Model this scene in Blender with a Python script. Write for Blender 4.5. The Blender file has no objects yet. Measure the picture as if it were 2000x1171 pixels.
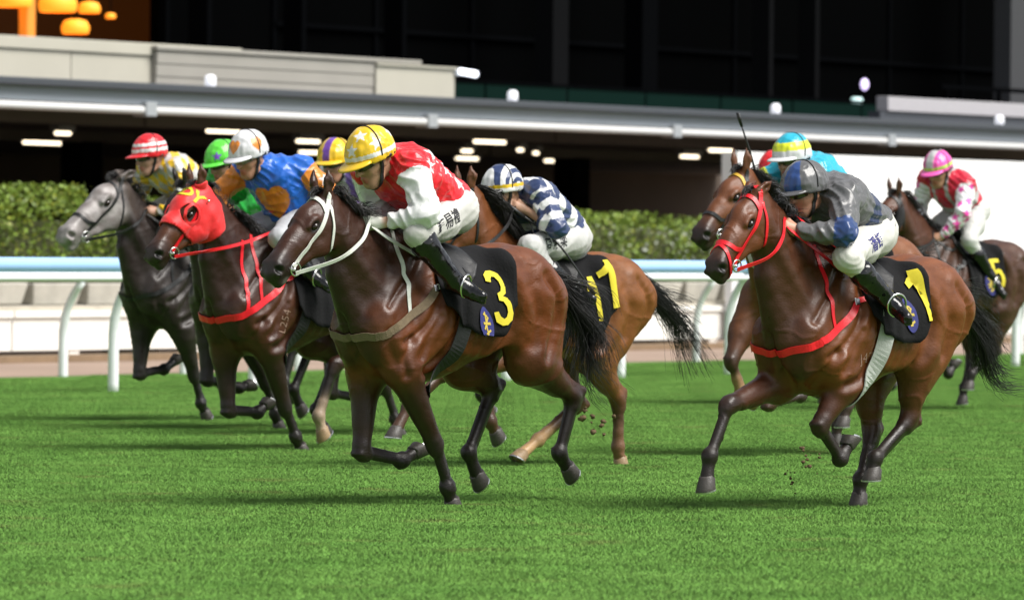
import bpy, math, random
import numpy as np
from mathutils import Vector, Matrix
from mathutils.bvhtree import BVHTree
random.seed(7); RNG = np.random.default_rng(11)
SC = bpy.context.scene; COL = SC.collection
# ---------------------------------------------------------------- camera, night sky, floodlight, exposure
cam = bpy.data.cameras.new('camera'); camo = bpy.data.objects.new('camera', cam); COL.objects.link(camo); SC.camera = camo
cam.lens = 186.3; cam.sensor_width = 36; cam.clip_start = 1; cam.clip_end = 2000
_p = math.atan(105.5/10350); _r = math.radians(.5)
_f = Vector((0, math.cos(_p), -math.sin(_p))); _u0 = Vector((0, math.sin(_p), math.cos(_p))); _x = Vector((1, 0, 0))
_rt = _x*math.cos(_r) + _u0*math.sin(_r); _up = _u0*math.cos(_r) - _x*math.sin(_r)
camo.matrix_world = Matrix(((_rt.x, _up.x, -_f.x, 0), (_rt.y, _up.y, -_f.y, 0), (_rt.z, _up.z, -_f.z, 1.43), (0, 0, 0, 1)))
cam.dof.use_dof = True; cam.dof.focus_distance = 29.6; cam.dof.aperture_fstop = 4.4
world = bpy.data.worlds.new('World'); SC.world = world; world.use_nodes = True
SUN_TO = Vector((.62, -.27, .90)).normalized()                      # towards the floodlight mast
SUN_EL = math.asin(SUN_TO.z); SUN_AZ = math.atan2(SUN_TO.x, SUN_TO.y)
_n = world.node_tree.nodes; _l = world.node_tree.links
_sky = _n.new('ShaderNodeTexSky'); _sky.sky_type = 'NISHITA'; _sky.sun_disc = False
_sky.sun_elevation = SUN_EL; _sky.sun_rotation = SUN_AZ
_n['Background'].inputs['Strength'].default_value = .12
_hs = _n.new('ShaderNodeHueSaturation'); _hs.inputs['Saturation'].default_value = .25; _l.new(_sky.outputs['Color'], _hs.inputs['Color']); _l.new(_hs.outputs['Color'], _n['Background'].inputs['Color'])
sun = bpy.data.lights.new('floodlight', 'SUN'); sun.energy = 4.9; sun.angle = math.radians(38); sun.color = (1, .965, .91)
suno = bpy.data.objects.new('floodlight', sun); COL.objects.link(suno); suno.location = (20, -20, 40)
suno.rotation_euler = SUN_TO.to_track_quat('Z', 'Y').to_euler()
SC.view_settings.view_transform = 'Standard'; SC.view_settings.look = 'None'
SC.view_settings.exposure = 0.3; SC.view_settings.gamma = 1; SC.view_settings.use_curve_mapping = False
SC.cycles.max_bounces = 6; SC.cycles.caustics_reflective = False; SC.cycles.caustics_refractive = False

# ---------------------------------------------------------------- object helpers
def link(o, parent=None):
    COL.objects.link(o)
    if parent: o.parent = parent
    return o
def thing(name, label, cat, group=None, loc=(0, 0, 0), rz=0, kind=None):
    o = bpy.data.objects.new(name, None); o.location = loc; o.rotation_euler = (0, 0, rz); o.empty_display_size = .2
    return tag(link(o), label, cat, group, kind)
def tag(o, label=None, cat=None, group=None, kind=None):
    if label: o['label'] = label
    if cat: o['category'] = cat
    if group: o['group'] = group
    if kind: o['kind'] = kind
    return o
def mesh(name, V, Fc, mat, parent=None, col=None, smooth=True):
    """V (n,3); Fc: list of faces, or an (m,k) array"""
    me = bpy.data.meshes.new(name); V = np.asarray(V, np.float32)
    if isinstance(Fc, np.ndarray) and Fc.ndim == 2:
        k = Fc.shape[1]; me.vertices.add(len(V)); me.vertices.foreach_set('co', V.ravel())
        me.loops.add(Fc.size); me.loops.foreach_set('vertex_index', Fc.ravel().astype(np.int32))
        me.polygons.add(len(Fc)); me.polygons.foreach_set('loop_start', np.arange(0, Fc.size, k, dtype=np.int32))
        me.update(calc_edges=True)
    else:
        me.from_pydata([tuple(map(float, v)) for v in V], [], [tuple(map(int, f)) for f in Fc]); me.update()
    me.polygons.foreach_set('use_smooth', np.full(len(me.polygons), smooth)); me.update()
    if col is not None:
        c = np.ones((len(V), 4), np.float32); c[:, :3] = col
        me.attributes.new('Col', 'FLOAT_COLOR', 'POINT').data.foreach_set('color', c.ravel())
    if mat: me.materials.append(mat)
    return link(bpy.data.objects.new(name, me), parent)
class MB:
    """collects boxes / prisms / tubes into one mesh"""
    def __init__(s): s.v = []; s.f = []
    def add(s, V, Fc):
        n = len(s.v); s.v += [tuple(map(float, p)) for p in V]; s.f += [tuple(int(i)+n for i in f) for f in Fc]; return s
    def box(s, a, b, M=None):
        (x0, y0, z0), (x1, y1, z1) = a, b
        V = [(x0, y0, z0), (x1, y0, z0), (x1, y1, z0), (x0, y1, z0), (x0, y0, z1), (x1, y0, z1), (x1, y1, z1), (x0, y1, z1)]
        if M is not None: V = [tuple(M @ Vector(p)) for p in V]
        return s.add(V, [(0, 3, 2, 1), (4, 5, 6, 7), (0, 1, 5, 4), (1, 2, 6, 5), (2, 3, 7, 6), (3, 0, 4, 7)])
    def tube(s, pts, r, n=10, flat=None, cap=True):
        V, Fc = tube(pts, r, n, flat, cap); return s.add(V, Fc)
    def build(s, name, mat, parent=None, smooth=False, bevel=0):
        o = mesh(name, s.v, s.f, mat, parent, smooth=smooth)
        if bevel:
            m = o.modifiers.new('bevel', 'BEVEL'); m.width = bevel; m.segments = 2; m.limit_method = 'ANGLE'
        return o
def tube(pts, r, n=10, flat=None, cap=True):
    P = np.asarray(pts, float); m = len(P); r = np.broadcast_to(np.asarray(r, float), (m,))
    T = np.gradient(P, axis=0); T /= np.linalg.norm(T, axis=1)[:, None]+1e-9
    ref = np.array([0, 0, 1.]) if abs(T[0, 2]) < .9 else np.array([1., 0, 0])
    A = np.cross(T[0], ref); A /= np.linalg.norm(A); V = []
    for i in range(m):
        A = A - T[i]*(A @ T[i]); A /= np.linalg.norm(A)+1e-9; B = np.cross(T[i], A)
        a = np.arange(n)*2*np.pi/n
        V.append(P[i]+r[i]*(np.cos(a)[:, None]*A+np.sin(a)[:, None]*B*(flat or 1)))
    V = np.concatenate(V); Fc = []
    for i in range(m-1):
        for j in range(n): Fc.append((i*n+j, i*n+(j+1) % n, (i+1)*n+(j+1) % n, (i+1)*n+j))
    if cap: Fc += [tuple(range(n-1, -1, -1)), tuple((m-1)*n+j for j in range(n))]
    return V, Fc
def spline(pts, n):
    P = np.asarray(pts, float); m = len(P)
    if m == 2: return P[0]+(P[1]-P[0])*np.linspace(0, 1, n)[:, None]
    Q = np.vstack([2*P[0]-P[1], P, 2*P[-1]-P[-2]]); d = np.r_[0, np.cumsum(np.linalg.norm(np.diff(P, axis=0), axis=1))]
    out = []
    for s in np.linspace(0, d[-1], n):
        i = min(max(np.searchsorted(d, s)-1, 0), m-2); t = (s-d[i])/max(d[i+1]-d[i], 1e-9)
        a, b, c, e = Q[i:i+4]
        out.append(.5*(2*b+(c-a)*t+(2*a-5*b+4*c-e)*t*t+(3*b-a-3*c+e)*t**3))
    return np.array(out)
def unit(v): v = np.asarray(v, float); return v/(np.linalg.norm(v)+1e-9)
# ---------------------------------------------------------------- value noise
def vnoise(P, f, seed=0):
    Q = np.asarray(P)*f; I = np.floor(Q).astype(np.int64); u = Q-I; u = u*u*(3-2*u); o = 0
    for dx in (0, 1):
        for dy in (0, 1):
            for dz in (0, 1):
                h = ((I[:, 0]+dx)*374761393+(I[:, 1]+dy)*668265263+(I[:, 2]+dz)*2147483647+seed*974711) & 0x7fffffff
                h = ((h ^ (h >> 13))*1274126177) & 0x7fffffff; h = (h ^ (h >> 16)) & 0xffff
                w = (u[:, 0] if dx else 1-u[:, 0])*(u[:, 1] if dy else 1-u[:, 1])*(u[:, 2] if dz else 1-u[:, 2])
                o = o+w*(h/65535.)
    return o-.5
# ---------------------------------------------------------------- implicit surfaces -> mesh
def smin(a, b, k): h = np.maximum(k-np.abs(a-b), 0)/k; return np.minimum(a, b)-h*h*k*.25
class SDF:
    def __init__(s): s.pr = []
    def _add(s, fn, lo, hi, k, col, op, grp): s.pr.append((fn, np.array(lo, float), np.array(hi, float), k, col, op, grp))
    def rc(s, a, b, ra, rb, k=.03, col=None, n=None, f=1., op=1, grp=0):
        a = np.array(a, float); b = np.array(b, float); g = 1/f-1
        nn = unit(n) if n is not None else None
        ba = b-a
        if nn is not None: ba = ba+g*(ba @ nn)*nn
        bb = ba @ ba+1e-12; sc = math.sqrt(min(f, 1))
        def fn(x, y, z):
            dx = x-a[0]; dy = y-a[1]; dz = z-a[2]
            if nn is not None:
                q = (dx*nn[0]+dy*nn[1]+dz*nn[2])*g; dx = dx+q*nn[0]; dy = dy+q*nn[1]; dz = dz+q*nn[2]
            t = np.clip((dx*ba[0]+dy*ba[1]+dz*ba[2])/bb, 0, 1)
            return (np.sqrt((dx-t*ba[0])**2+(dy-t*ba[1])**2+(dz-t*ba[2])**2)-(ra+(rb-ra)*t))*sc
        R = max(ra, rb)*max(1, f); s._add(fn, np.minimum(a, b)-R, np.maximum(a, b)+R, k, col, op, grp)
    def ell(s, c, r, A=None, k=.03, col=None, op=1, grp=0):
        c = np.array(c, float); r = np.array(r, float); A = np.eye(3) if A is None else np.array(A, float); m = r.min()
        def fn(x, y, z):
            dx = x-c[0]; dy = y-c[1]; dz = z-c[2]
            q = [(dx*A[i, 0]+dy*A[i, 1]+dz*A[i, 2])/r[i] for i in range(3)]
            k0 = np.sqrt(q[0]**2+q[1]**2+q[2]**2); k1 = np.sqrt((q[0]/r[0])**2+(q[1]/r[1])**2+(q[2]/r[2])**2)+1e-9
            return k0*(k0-1)/k1
        R = r.max(); s._add(fn, c-R, c+R, k, col, op, grp)
    def build(s, h, smooth=2):
        P = [p for p in s.pr if p[5] > 0]
        lo = np.min([p[1] for p in P], 0)-3*h; hi = np.max([p[2] for p in P], 0)+3*h
        N = np.ceil((hi-lo)/h).astype(int)+1; D = np.full(N, .3, np.float32)
        ax = [lo[i]+h*np.arange(N[i]) for i in range(3)]
        for fn, a, b, k, col, op, g in s.pr:
            m = (max(k, .0)+2*h) if op > 0 else 2*h+k
            i0 = np.clip(np.floor((a-m-lo)/h).astype(int), 0, N); i1 = np.clip(np.ceil((b+m-lo)/h).astype(int)+1, 0, N)
            if (i1 <= i0).any(): continue
            sl = tuple(slice(i0[i], i1[i]) for i in range(3))
            d = fn(ax[0][sl[0]][:, None, None], ax[1][sl[1]][None, :, None], ax[2][sl[2]][None, None, :]).astype(np.float32)
            D[sl] = smin(D[sl], d, max(k, 1e-4)) if op > 0 else -smin(-D[sl], d, max(k, 1e-4))
        V, Q = nets(D); V = V*h+lo
        for _ in range(smooth):                                     # light relaxation
            S = np.zeros_like(V); c = np.zeros(len(V))
            for i in range(4):
                np.add.at(S, Q[:, i], V[Q[:, (i+1) % 4]]); np.add.at(S, Q[:, i], V[Q[:, (i+3) % 4]]); np.add.at(c, Q[:, i], 2)
            V = V*.5+.5*S/np.maximum(c, 1)[:, None]
        return V, Q
    def colors(s, V, sig=.02):
        W = np.zeros(len(V)); C = np.zeros((len(V), 3)); m = 6*sig
        for fn, a, b, k, col, op, g in s.pr:
            if col is None or op < 0: continue
            ok = np.all((V > a-m) & (V < b+m), axis=1)
            if not ok.any(): continue
            p = V[ok]; w = np.exp(np.clip(-fn(p[:, 0], p[:, 1], p[:, 2])/sig, -9, 2.2)); W[ok] += w; C[ok] += w[:, None]*np.array(col)[:3]
        return C/np.maximum(W, 1e-9)[:, None]
    def groups(s, V):
        G = {}
        for fn, a, b, k, col, op, g in s.pr:
            if op < 0: continue
            d = fn(V[:, 0], V[:, 1], V[:, 2]); G[g] = np.minimum(G[g], d) if g in G else d
        return G
def nets(D):
    ins = D < 0; nx, ny, nz = D.shape
    cnt = np.zeros((nx-1, ny-1, nz-1), np.int8)
    for a in (0, 1):
        for b in (0, 1):
            for c in (0, 1): cnt += ins[a:nx-1+a, b:ny-1+b, c:nz-1+c]
    I = np.argwhere((cnt > 0) & (cnt < 8)); idx = np.full((nx-1, ny-1, nz-1), -1, np.int32); idx[tuple(I.T)] = np.arange(len(I))
    cor = [(a, b, c) for a in (0, 1) for b in (0, 1) for c in (0, 1)]
    val = {q: D[I[:, 0]+q[0], I[:, 1]+q[1], I[:, 2]+q[2]] for q in cor}
    S = np.zeros((len(I), 3)); n = np.zeros(len(I))
    for q in cor:
        for ax in range(3):
            if q[ax]: continue
            e = list(q); e[ax] = 1; e = tuple(e); v0, v1 = val[q], val[e]; m = (v0 < 0) != (v1 < 0)
            t = np.where(m, v0/np.where(m, v0-v1, 1), 0); p = np.array(q, float)+0*t[:, None]; p[:, ax] += t
            S += p*m[:, None]; n += m
    V = I+S/n[:, None]; Qs = []
    for ax in range(3):
        a = [slice(None)]*3; b = [slice(None)]*3; a[ax] = slice(0, -1); b[ax] = slice(1, None)
        d = ins[tuple(a)].astype(np.int8)-ins[tuple(b)].astype(np.int8)
        E = np.argwhere(d != 0); o1, o2 = [i for i in range(3) if i != ax]
        E = E[(E[:, o1] > 0) & (E[:, o2] > 0) & (E[:, o1] < D.shape[o1]-1) & (E[:, o2] < D.shape[o2]-1)]; s = d[tuple(E.T)]
        def at(u, v): F_ = E.copy(); F_[:, o1] -= u; F_[:, o2] -= v; return idx[tuple(F_.T)]
        q = np.stack([at(1, 1), at(0, 1), at(0, 0), at(1, 0)], 1); flip = (s < 0) ^ (ax == 1)
        q[flip] = q[flip][:, ::-1]; Qs.append(q)
    Q = np.concatenate(Qs); return V, Q[(Q >= 0).all(1)]
def bvh_of(V, Q): return BVHTree.FromPolygons([tuple(v) for v in V.tolist()], [tuple(q) for q in Q.tolist()])
def vnormals(V, Q):
    n = np.cross(V[Q[:, 2]]-V[Q[:, 0]], V[Q[:, 3]]-V[Q[:, 1]]); N = np.zeros_like(V)
    for i in range(4): np.add.at(N, Q[:, i], n)
    return N/(np.linalg.norm(N, axis=1)[:, None]+1e-12)
# ---------------------------------------------------------------- materials
def mat(name, col=None, rough=.5, attr=False, spec=.5, metal=0., var=0., vscale=8., bump=0., bscale=60., stretch=None, sheen=0., emit=None, estr=0., coat=0., rvar=0., alpha=1., trans=0.):
    m = bpy.data.materials.new(name); m.use_nodes = True; t = m.node_tree; N = t.nodes; L = t.links; p = N['Principled BSDF']
    p.inputs['Roughness'].default_value = rough; p.inputs['Specular IOR Level'].default_value = spec; p.inputs['Metallic'].default_value = metal
    p.inputs['Sheen Weight'].default_value = sheen; p.inputs['Coat Weight'].default_value = coat; p.inputs['Coat Roughness'].default_value = .15
    p.inputs['Alpha'].default_value = alpha; p.inputs['Transmission Weight'].default_value = trans
    tc = N.new('ShaderNodeTexCoord'); co = tc.outputs['Object']
    if stretch:
        mp = N.new('ShaderNodeMapping'); mp.inputs['Scale'].default_value = stretch; L.new(co, mp.inputs['Vector']); co = mp.outputs['Vector']
    src = None
    if attr:
        a = N.new('ShaderNodeAttribute'); a.attribute_name = 'Col'; src = a.outputs['Color']
    else: p.inputs['Base Color'].default_value = (*col, 1)
    if var or rvar:
        n = N.new('ShaderNodeTexNoise'); n.inputs['Scale'].default_value = vscale; n.inputs['Detail'].default_value = 6; n.inputs['Roughness'].default_value = .62; L.new(co, n.inputs['Vector'])
    if var:
        r = N.new('ShaderNodeMapRange'); r.inputs['From Min'].default_value = .25; r.inputs['From Max'].default_value = .75
        r.inputs['To Min'].default_value = 1-var; r.inputs['To Max'].default_value = 1+var; L.new(n.outputs['Fac'], r.inputs['Value'])
        x = N.new('ShaderNodeMix'); x.data_type = 'RGBA'; x.blend_type = 'MULTIPLY'; x.inputs['Factor'].default_value = 1
        if src: L.new(src, x.inputs[6])
        else: x.inputs[6].default_value = (*col, 1)
        L.new(r.outputs['Result'], x.inputs[7]); src = x.outputs[2]
    if src: L.new(src, p.inputs['Base Color'])
    if rvar:
        r2 = N.new('ShaderNodeMapRange'); r2.inputs['From Min'].default_value = .3; r2.inputs['From Max'].default_value = .7
        r2.inputs['To Min'].default_value = rough-rvar; r2.inputs['To Max'].default_value = rough+rvar; L.new(n.outputs['Fac'], r2.inputs['Value']); L.new(r2.outputs['Result'], p.inputs['Roughness'])
    if bump:
        b = N.new('ShaderNodeTexNoise'); b.inputs['Scale'].default_value = bscale; b.inputs['Detail'].default_value = 5; L.new(co, b.inputs['Vector'])
        bp = N.new('ShaderNodeBump'); bp.inputs['Strength'].default_value = bump; bp.inputs['Distance'].default_value = .01
        L.new(b.outputs['Fac'], bp.inputs['Height']); L.new(bp.outputs['Normal'], p.inputs['Normal'])
    if emit: p.inputs['Emission Color'].default_value = (*emit, 1); p.inputs['Emission Strength'].default_value = estr
    return m
M = {}
M['coat'] = mat('horse_coat', attr=True, rough=.42, rvar=.15, var=.26, vscale=11, bump=.20, bscale=110, spec=.42, stretch=(.55, 1, 1.25))
M['hair'] = mat('black_hair', (.008, .007, .007), .42, spec=.5)
M['eye'] = mat('horse_eye', (.012, .006, .003), .06)
M['hoof'] = mat('hoof_horn', attr=True, rough=.5, var=.25, vscale=40, bump=.2, bscale=90)
M['shoe'] = mat('shoe_metal', (.6, .6, .6), .3, metal=1)
M['leather'] = mat('black_leather', (.007, .007, .008), .48, spec=.6, bump=.25, bscale=35)
M['boot'] = mat('boot_leather', (.004, .004, .005), .14, spec=.6, bump=.45, bscale=20)
M['strap_white'] = mat('white_strap', (.62, .63, .58), .5, bump=.15, bscale=120, var=.1, vscale=60)
M['strap_tan'] = mat('tan_webbing', (.16, .115, .07), .8, bump=.4, bscale=160, var=.2, vscale=50)
M['strap_red'] = mat('red_strap', (.72, .012, .022), .38, bump=.15, bscale=110, var=.12, vscale=50)
M['strap_black'] = mat('black_strap', (.012, .012, .013), .45, bump=.2, bscale=120)
M['strap_yellow'] = mat('yellow_strap', (.55, .33, .03), .5)
M['strap_grey'] = mat('grey_webbing', (.42, .44, .41), .75, bump=.3, bscale=150, var=.12, vscale=40)
M['metal'] = mat('bit_metal', (.7, .7, .68), .2, metal=1)
M['cloth'] = mat('black_cloth', (.0055, .0055, .0065), .9, spec=.25, bump=.35, bscale=60)
M['num'] = mat('yellow_print', (.60, .50, .02), .75, bump=.1, bscale=90)
M['blue'] = mat('blue_print', (.022, .025, .15), .75)
M['gold'] = mat('gold_print', (.50, .38, .06), .7)
M['ink'] = mat('ink_print', (.015, .015, .02), .8)
M['ink_blue'] = mat('blue_ink_print', (.03, .03, .16), .8)
M['brand'] = mat('brand_mark', (.34, .22, .17), .7)
M['hood'] = mat('hood_fabric', (.70, .010, .012), .55, sheen=.2, bump=.2, bscale=50)
M['satin'] = mat('racing_silk', attr=True, rough=.30, spec=.5, sheen=.1, bump=.34, bscale=17, stretch=(1, 1.6, .8), rvar=.06, var=.05, vscale=12)
M['breech'] = mat('breeches_fabric', attr=True, rough=.6, bump=.35, bscale=20, var=.06, vscale=14)
M['skin'] = mat('skin', attr=True, rough=.48, var=.10, vscale=25, bump=.05, bscale=90)
M['lens'] = mat('goggle_lens', (.05, .04, .02), .05, spec=.8)
M['lens_clear'] = mat('clear_goggle_lens', (.22, .19, .16), .05, spec=.8)
M['rubber'] = mat('black_rubber', (.012, .012, .013), .45)
M['fleece'] = mat('black_fleece', (.012, .012, .013), .95, bump=.8, bscale=140)
# ---------------------------------------------------------------- measured poses, in metres in each horse's own frame (x ahead, y left, z up)
POSE = {'A': {'LF': [(0.003, 0.14, 0.703), (-0.149, 0.1, 0.368), (-0.233, 0.09, 0.145), (-0.257, 0.09, 0.045)],
       'LH': None,
       'RF': [(0.196, -0.14, 0.74), (0.252, -0.11, 0.376), (-0.003, -0.1, 0.41), (-0.214, -0.1, 0.487)],
       'RH': None,
       'j': {'EL': (0.127, 0.3, 1.754),
             'ML': (0.381, 0.09, 1.685),
             'MR': (0.277, -0.08, 1.67),
             'SL': (0.122, 0.17, 2.011),
             'WL': (0.254, 0.12, 1.683),
             'chs': (0.022, 0.0, 2.001),
             'head': (0.255, 0.0, 2.112),
             'nk': (0.15, -0.0, 2.069),
             'pel': (-0.275, -0.0, 1.829)},
       'muz': (1.194, 0.0, 1.479),
       'org': (-2.722, 42.488),
       'poll': (0.585, 0.0, 1.87),
       'tail': None,
       'th': 46},
 'B': {'LF': [(0.057, 0.14, 0.721), (-0.138, 0.1, 0.294), (-0.246, 0.09, 0.096), (-0.271, 0.09, 0.0)],
       'LH': [(-0.236, 0.16, 0.762), (-0.571, 0.12, 0.591), (-0.443, 0.11, 0.236), (-0.455, 0.11, 0.05)],
       'RF': [(0.207, -0.14, 0.671), (0.201, -0.11, 0.275), (-0.062, -0.1, 0.257), (-0.201, -0.1, 0.305)],
       'RH': None,
       'j': {'AL': (-0.149, 0.3, 1.241),
             'EL': (-0.336, 0.3, 1.773),
             'ER': (0.114, -0.3, 1.785),
             'HL': (-0.273, 0.11, 1.595),
             'KL': (0.088, 0.27, 1.469),
             'ML': (-0.228, 0.08, 1.63),
             'MR': (0.242, -0.06, 1.607),
             'SL': (-0.204, 0.18, 1.948),
             'SR': (0.004, -0.18, 1.928),
             'TL': (-0.192, 0.4, 1.19),
             'WL': (-0.302, 0.13, 1.648),
             'WR': (0.236, -0.12, 1.667),
             'chs': (-0.106, -0.0, 1.894),
             'head': (0.125, -0.0, 2.028),
             'nk': (0.038, 0.0, 1.973),
             'pel': (-0.301, -0.0, 1.648)},
       'muz': (1.037, 0.0, 1.339),
       'org': (-1.731, 36.62),
       'poll': (0.579, -0.0, 1.768),
       'tail': None,
       'th': 45},
 'C': {'LF': [(0.175, 0.14, 0.749), (-0.134, 0.1, 0.334), (-0.245, 0.09, 0.096), (-0.254, 0.09, 0.0)],
       'LH': [(-0.798, 0.17, 0.788), (-1.238, 0.12, 0.58), (-1.133, 0.11, 0.266), (-1.221, 0.11, 0.088)],
       'RF': [(0.172, -0.14, 0.698), (0.23, -0.11, 0.293), (-0.074, -0.1, 0.238), (-0.269, -0.1, 0.273)],
       'RH': [(-0.638, -0.17, 0.753), (-0.825, -0.12, 0.632), (-0.622, -0.11, 0.273), (-0.696, -0.11, 0.051)],
       'j': {'AL': (-0.019, 0.335, 1.246),
             'EL': (0.194, 0.3, 1.604),
             'ER': (-0.012, -0.22, 1.503),
             'HL': (-0.271, 0.11, 1.619),
             'KL': (0.208, 0.28, 1.487),
             'ML': (0.384, 0.09, 1.557),
             'MR': (0.28, -0.08, 1.568),
             'SL': (0.139, 0.17, 1.838),
             'TL': (-0.059, 0.44, 1.205),
             'WL': (0.296, 0.12, 1.552),
             'chs': (0.024, 0.0, 1.832),
             'head': (0.277, 0.0, 1.892),
             'nk': (0.157, -0.0, 1.9),
             'pel': (-0.312, 0.0, 1.648)},
       'muz': (1.077, 0.0, 1.282),
       'org': (-0.58, 29.11),
       'poll': (0.641, 0.0, 1.648),
       'tail': [(-1.21, 0.0, 1.244), (-1.406, -0.0, 1.113), (-1.494, -0.0, 0.967), (-1.453, -0.0, 0.792), (-1.629, 0.0, 0.659)],
       'th': 47},
 'D': {'LF': [(0.169, 0.14, 0.738), (0.41, 0.11, 0.635), (0.349, 0.1, 0.305), (0.3, 0.1, 0.146)],
       'LH': [(-0.508, 0.16, 0.733), (-0.835, 0.12, 0.42), (-0.861, 0.1, 0.115), (-0.853, 0.1, 0.001)],
       'RF': [(0.165, -0.14, 0.733), (0.584, -0.11, 0.605), (0.893, -0.1, 0.397), (1.078, -0.1, 0.215)],
       'RH': [(-0.482, -0.16, 0.693), (-0.712, -0.12, 0.405), (-0.319, -0.11, 0.167), (-0.075, -0.11, 0.072)],
       'j': {'AL': (-0.125, 0.32, 1.169),
             'EL': (-0.013, 0.32, 1.617),
             'HL': (-0.367, 0.11, 1.467),
             'KL': (0.18, 0.27, 1.424),
             'ML': (0.148, 0.1, 1.668),
             'MR': (0.19, -0.08, 1.611),
             'SL': (-0.021, 0.16, 1.769),
             'TL': (-0.167, 0.43, 1.137),
             'WL': (0.061, 0.14, 1.655),
             'chs': (-0.141, -0.0, 1.714),
             'head': (0.146, -0.0, 1.78),
             'nk': (0.013, 0.0, 1.778),
             'pel': (-0.439, -0.0, 1.493)},
       'muz': (0.921, -0.0, 1.311),
       'org': (0.036, 34.315),
       'poll': (0.462, -0.0, 1.739),
       'tail': [(-1.145, -0.0, 1.166), (-1.347, -0.0, 1.098), (-1.526, -0.0, 0.961), (-1.63, -0.0, 0.806), (-1.745, -0.0, 0.609)],
       'th': 46},
 'E': {'LF': [(-0.01, 0.14, 0.703), (0.181, 0.11, 0.462), (-0.022, 0.1, 0.275), (-0.178, 0.1, 0.381)],
       'LH': [(-0.632, 0.16, 0.851), (-0.62, 0.12, 0.483), (-0.325, 0.11, 0.276), (-0.238, 0.11, 0.154)],
       'RF': [(0.232, -0.14, 0.691), (0.703, -0.11, 0.579), (0.87, -0.1, 0.309), (0.955, -0.1, 0.113)],
       'RH': [(-0.584, -0.16, 0.788), (-0.599, -0.12, 0.402), (-0.46, -0.09, 0.149), (-0.382, -0.09, -0.005)],
       'j': {'AL': (-0.1, 0.35, 1.163),
             'EL': (0.298, 0.3, 1.467),
             'HL': (-0.287, 0.11, 1.498),
             'KL': (0.192, 0.29, 1.382),
             'ML': (0.464, 0.07, 1.576),
             'MR': (0.204, -0.08, 1.597),
             'SL': (0.059, 0.17, 1.711),
             'TL': (-0.075, 0.45, 1.108),
             'WL': (0.366, 0.1, 1.521),
             'chs': (-0.057, 0.0, 1.699),
             'head': (0.182, 0.0, 1.741),
             'nk': (0.081, -0.0, 1.748),
             'pel': (-0.362, 0.0, 1.541)},
       'muz': (1.0, -0.0, 1.311),
       'org': (1.718, 29.107),
       'poll': (0.622, 0.0, 1.685),
       'tail': [(-1.241, 0.0, 1.104), (-1.454, 0.0, 0.986), (-1.506, 0.0, 0.84), (-1.607, 0.0, 0.751), (-1.833, 0.0, 0.763)],
       'th': 49},
 'F': {'LF': [(0.208, 0.14, 0.675), (0.483, 0.11, 0.363), (0.138, 0.1, 0.414), (0.003, 0.1, 0.532)],
       'LH': None,
       'RF': [(0.465, -0.14, 0.865), (0.619, -0.11, 0.653), (0.524, -0.1, 0.445), (0.408, -0.1, 0.321)],
       'RH': None,
       'j': {'EL': (0.475, 0.25, 1.76),
             'ML': (0.583, 0.09, 1.723),
             'MR': (0.377, -0.1, 1.866),
             'WL': (0.512, 0.12, 1.689),
             'chs': (-0.063, -0.0, 1.943),
             'head': (0.139, -0.0, 2.035),
             'nk': (0.06, -0.0, 2.005),
             'pel': (-0.358, 0.0, 1.77)},
       'muz': (1.097, -0.0, 1.503),
       'org': (2.016, 36.556),
       'poll': (0.632, 0.0, 1.904),
       'tail': None,
       'th': 45},
 'G': {'LF': None,
       'LH': None,
       'RF': None,
       'RH': None,
       'j': {'chs': (0.112, -0.0, 2.06), 'head': (0.308, -0.0, 2.132), 'nk': (0.238, -0.0, 2.105), 'pel': (-0.171, -0.0, 1.877)},
       'muz': (1.001, -0.0, 1.493),
       'org': (2.597, 48.528),
       'poll': (0.594, -0.0, 1.821),
       'tail': None,
       'th': 45},
 'I': {'LF': None,
       'LH': None,
       'RF': None,
       'RH': None,
       'j': {'AL': (-0.342, 0.31, 1.194),
             'EL': (0.014, 0.3, 1.714),
             'ER': (-0.034, -0.26, 1.791),
             'HL': (-0.38, 0.11, 1.786),
             'KL': (-0.1, 0.26, 1.511),
             'ML': (0.185, 0.08, 1.535),
             'MR': (0.095, -0.08, 1.544),
             'SL': (-0.146, 0.18, 2.002),
             'SR': (-0.042, -0.18, 2.056),
             'TL': (-0.377, 0.4, 1.081),
             'WL': (0.098, 0.13, 1.563),
             'WR': (0.064, -0.12, 1.622),
             'chs': (-0.147, 0.0, 2.003),
             'head': (0.023, 0.0, 2.132),
             'nk': (-0.041, 0.0, 2.079),
             'pel': (-0.347, -0.0, 1.855)},
       'muz': (1.0, -0.0, 1.457),
       'org': (3.799, 47.152),
       'poll': (0.582, 0.0, 1.875),
       'tail': [(-1.113, 0.0, 0.961), (-1.405, -0.0, 0.867), (-1.627, -0.0, 0.726)],
       'th': 45},
 'Y': {'LF': None,
       'LH': None,
       'RF': None,
       'RH': None,
       'j': {'chs': (0.121, -0.0, 1.937), 'head': (0.306, 0.0, 2.037), 'nk': (0.237, -0.0, 1.992), 'pel': (-0.226, 0.0, 1.73)},
       'muz': (1.021, -0.0, 1.414),
       'org': (-1.11, 39.75),
       'poll': (0.563, -0.0, 1.797),
       'tail': None,
       'th': 45},
 'Z': {'LF': None,
       'LH': None,
       'RF': [(0.236, -0.14, 0.721), (0.285, -0.11, 0.38), (-0.04, -0.1, 0.313), (-0.205, -0.1, 0.295)],
       'RH': None,
       'j': {'chs': (0.047, 0.0, 1.924), 'head': (0.228, 0.0, 2.039), 'nk': (0.153, 0.0, 1.993), 'pel': (-0.221, -0.0, 1.73)},
       'muz': (0.836, -0.0, 1.477),
       'org': (-2.062, 40.806),
       'poll': (0.602, -0.0, 1.837),
       'tail': None,
       'th': 45}}
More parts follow.
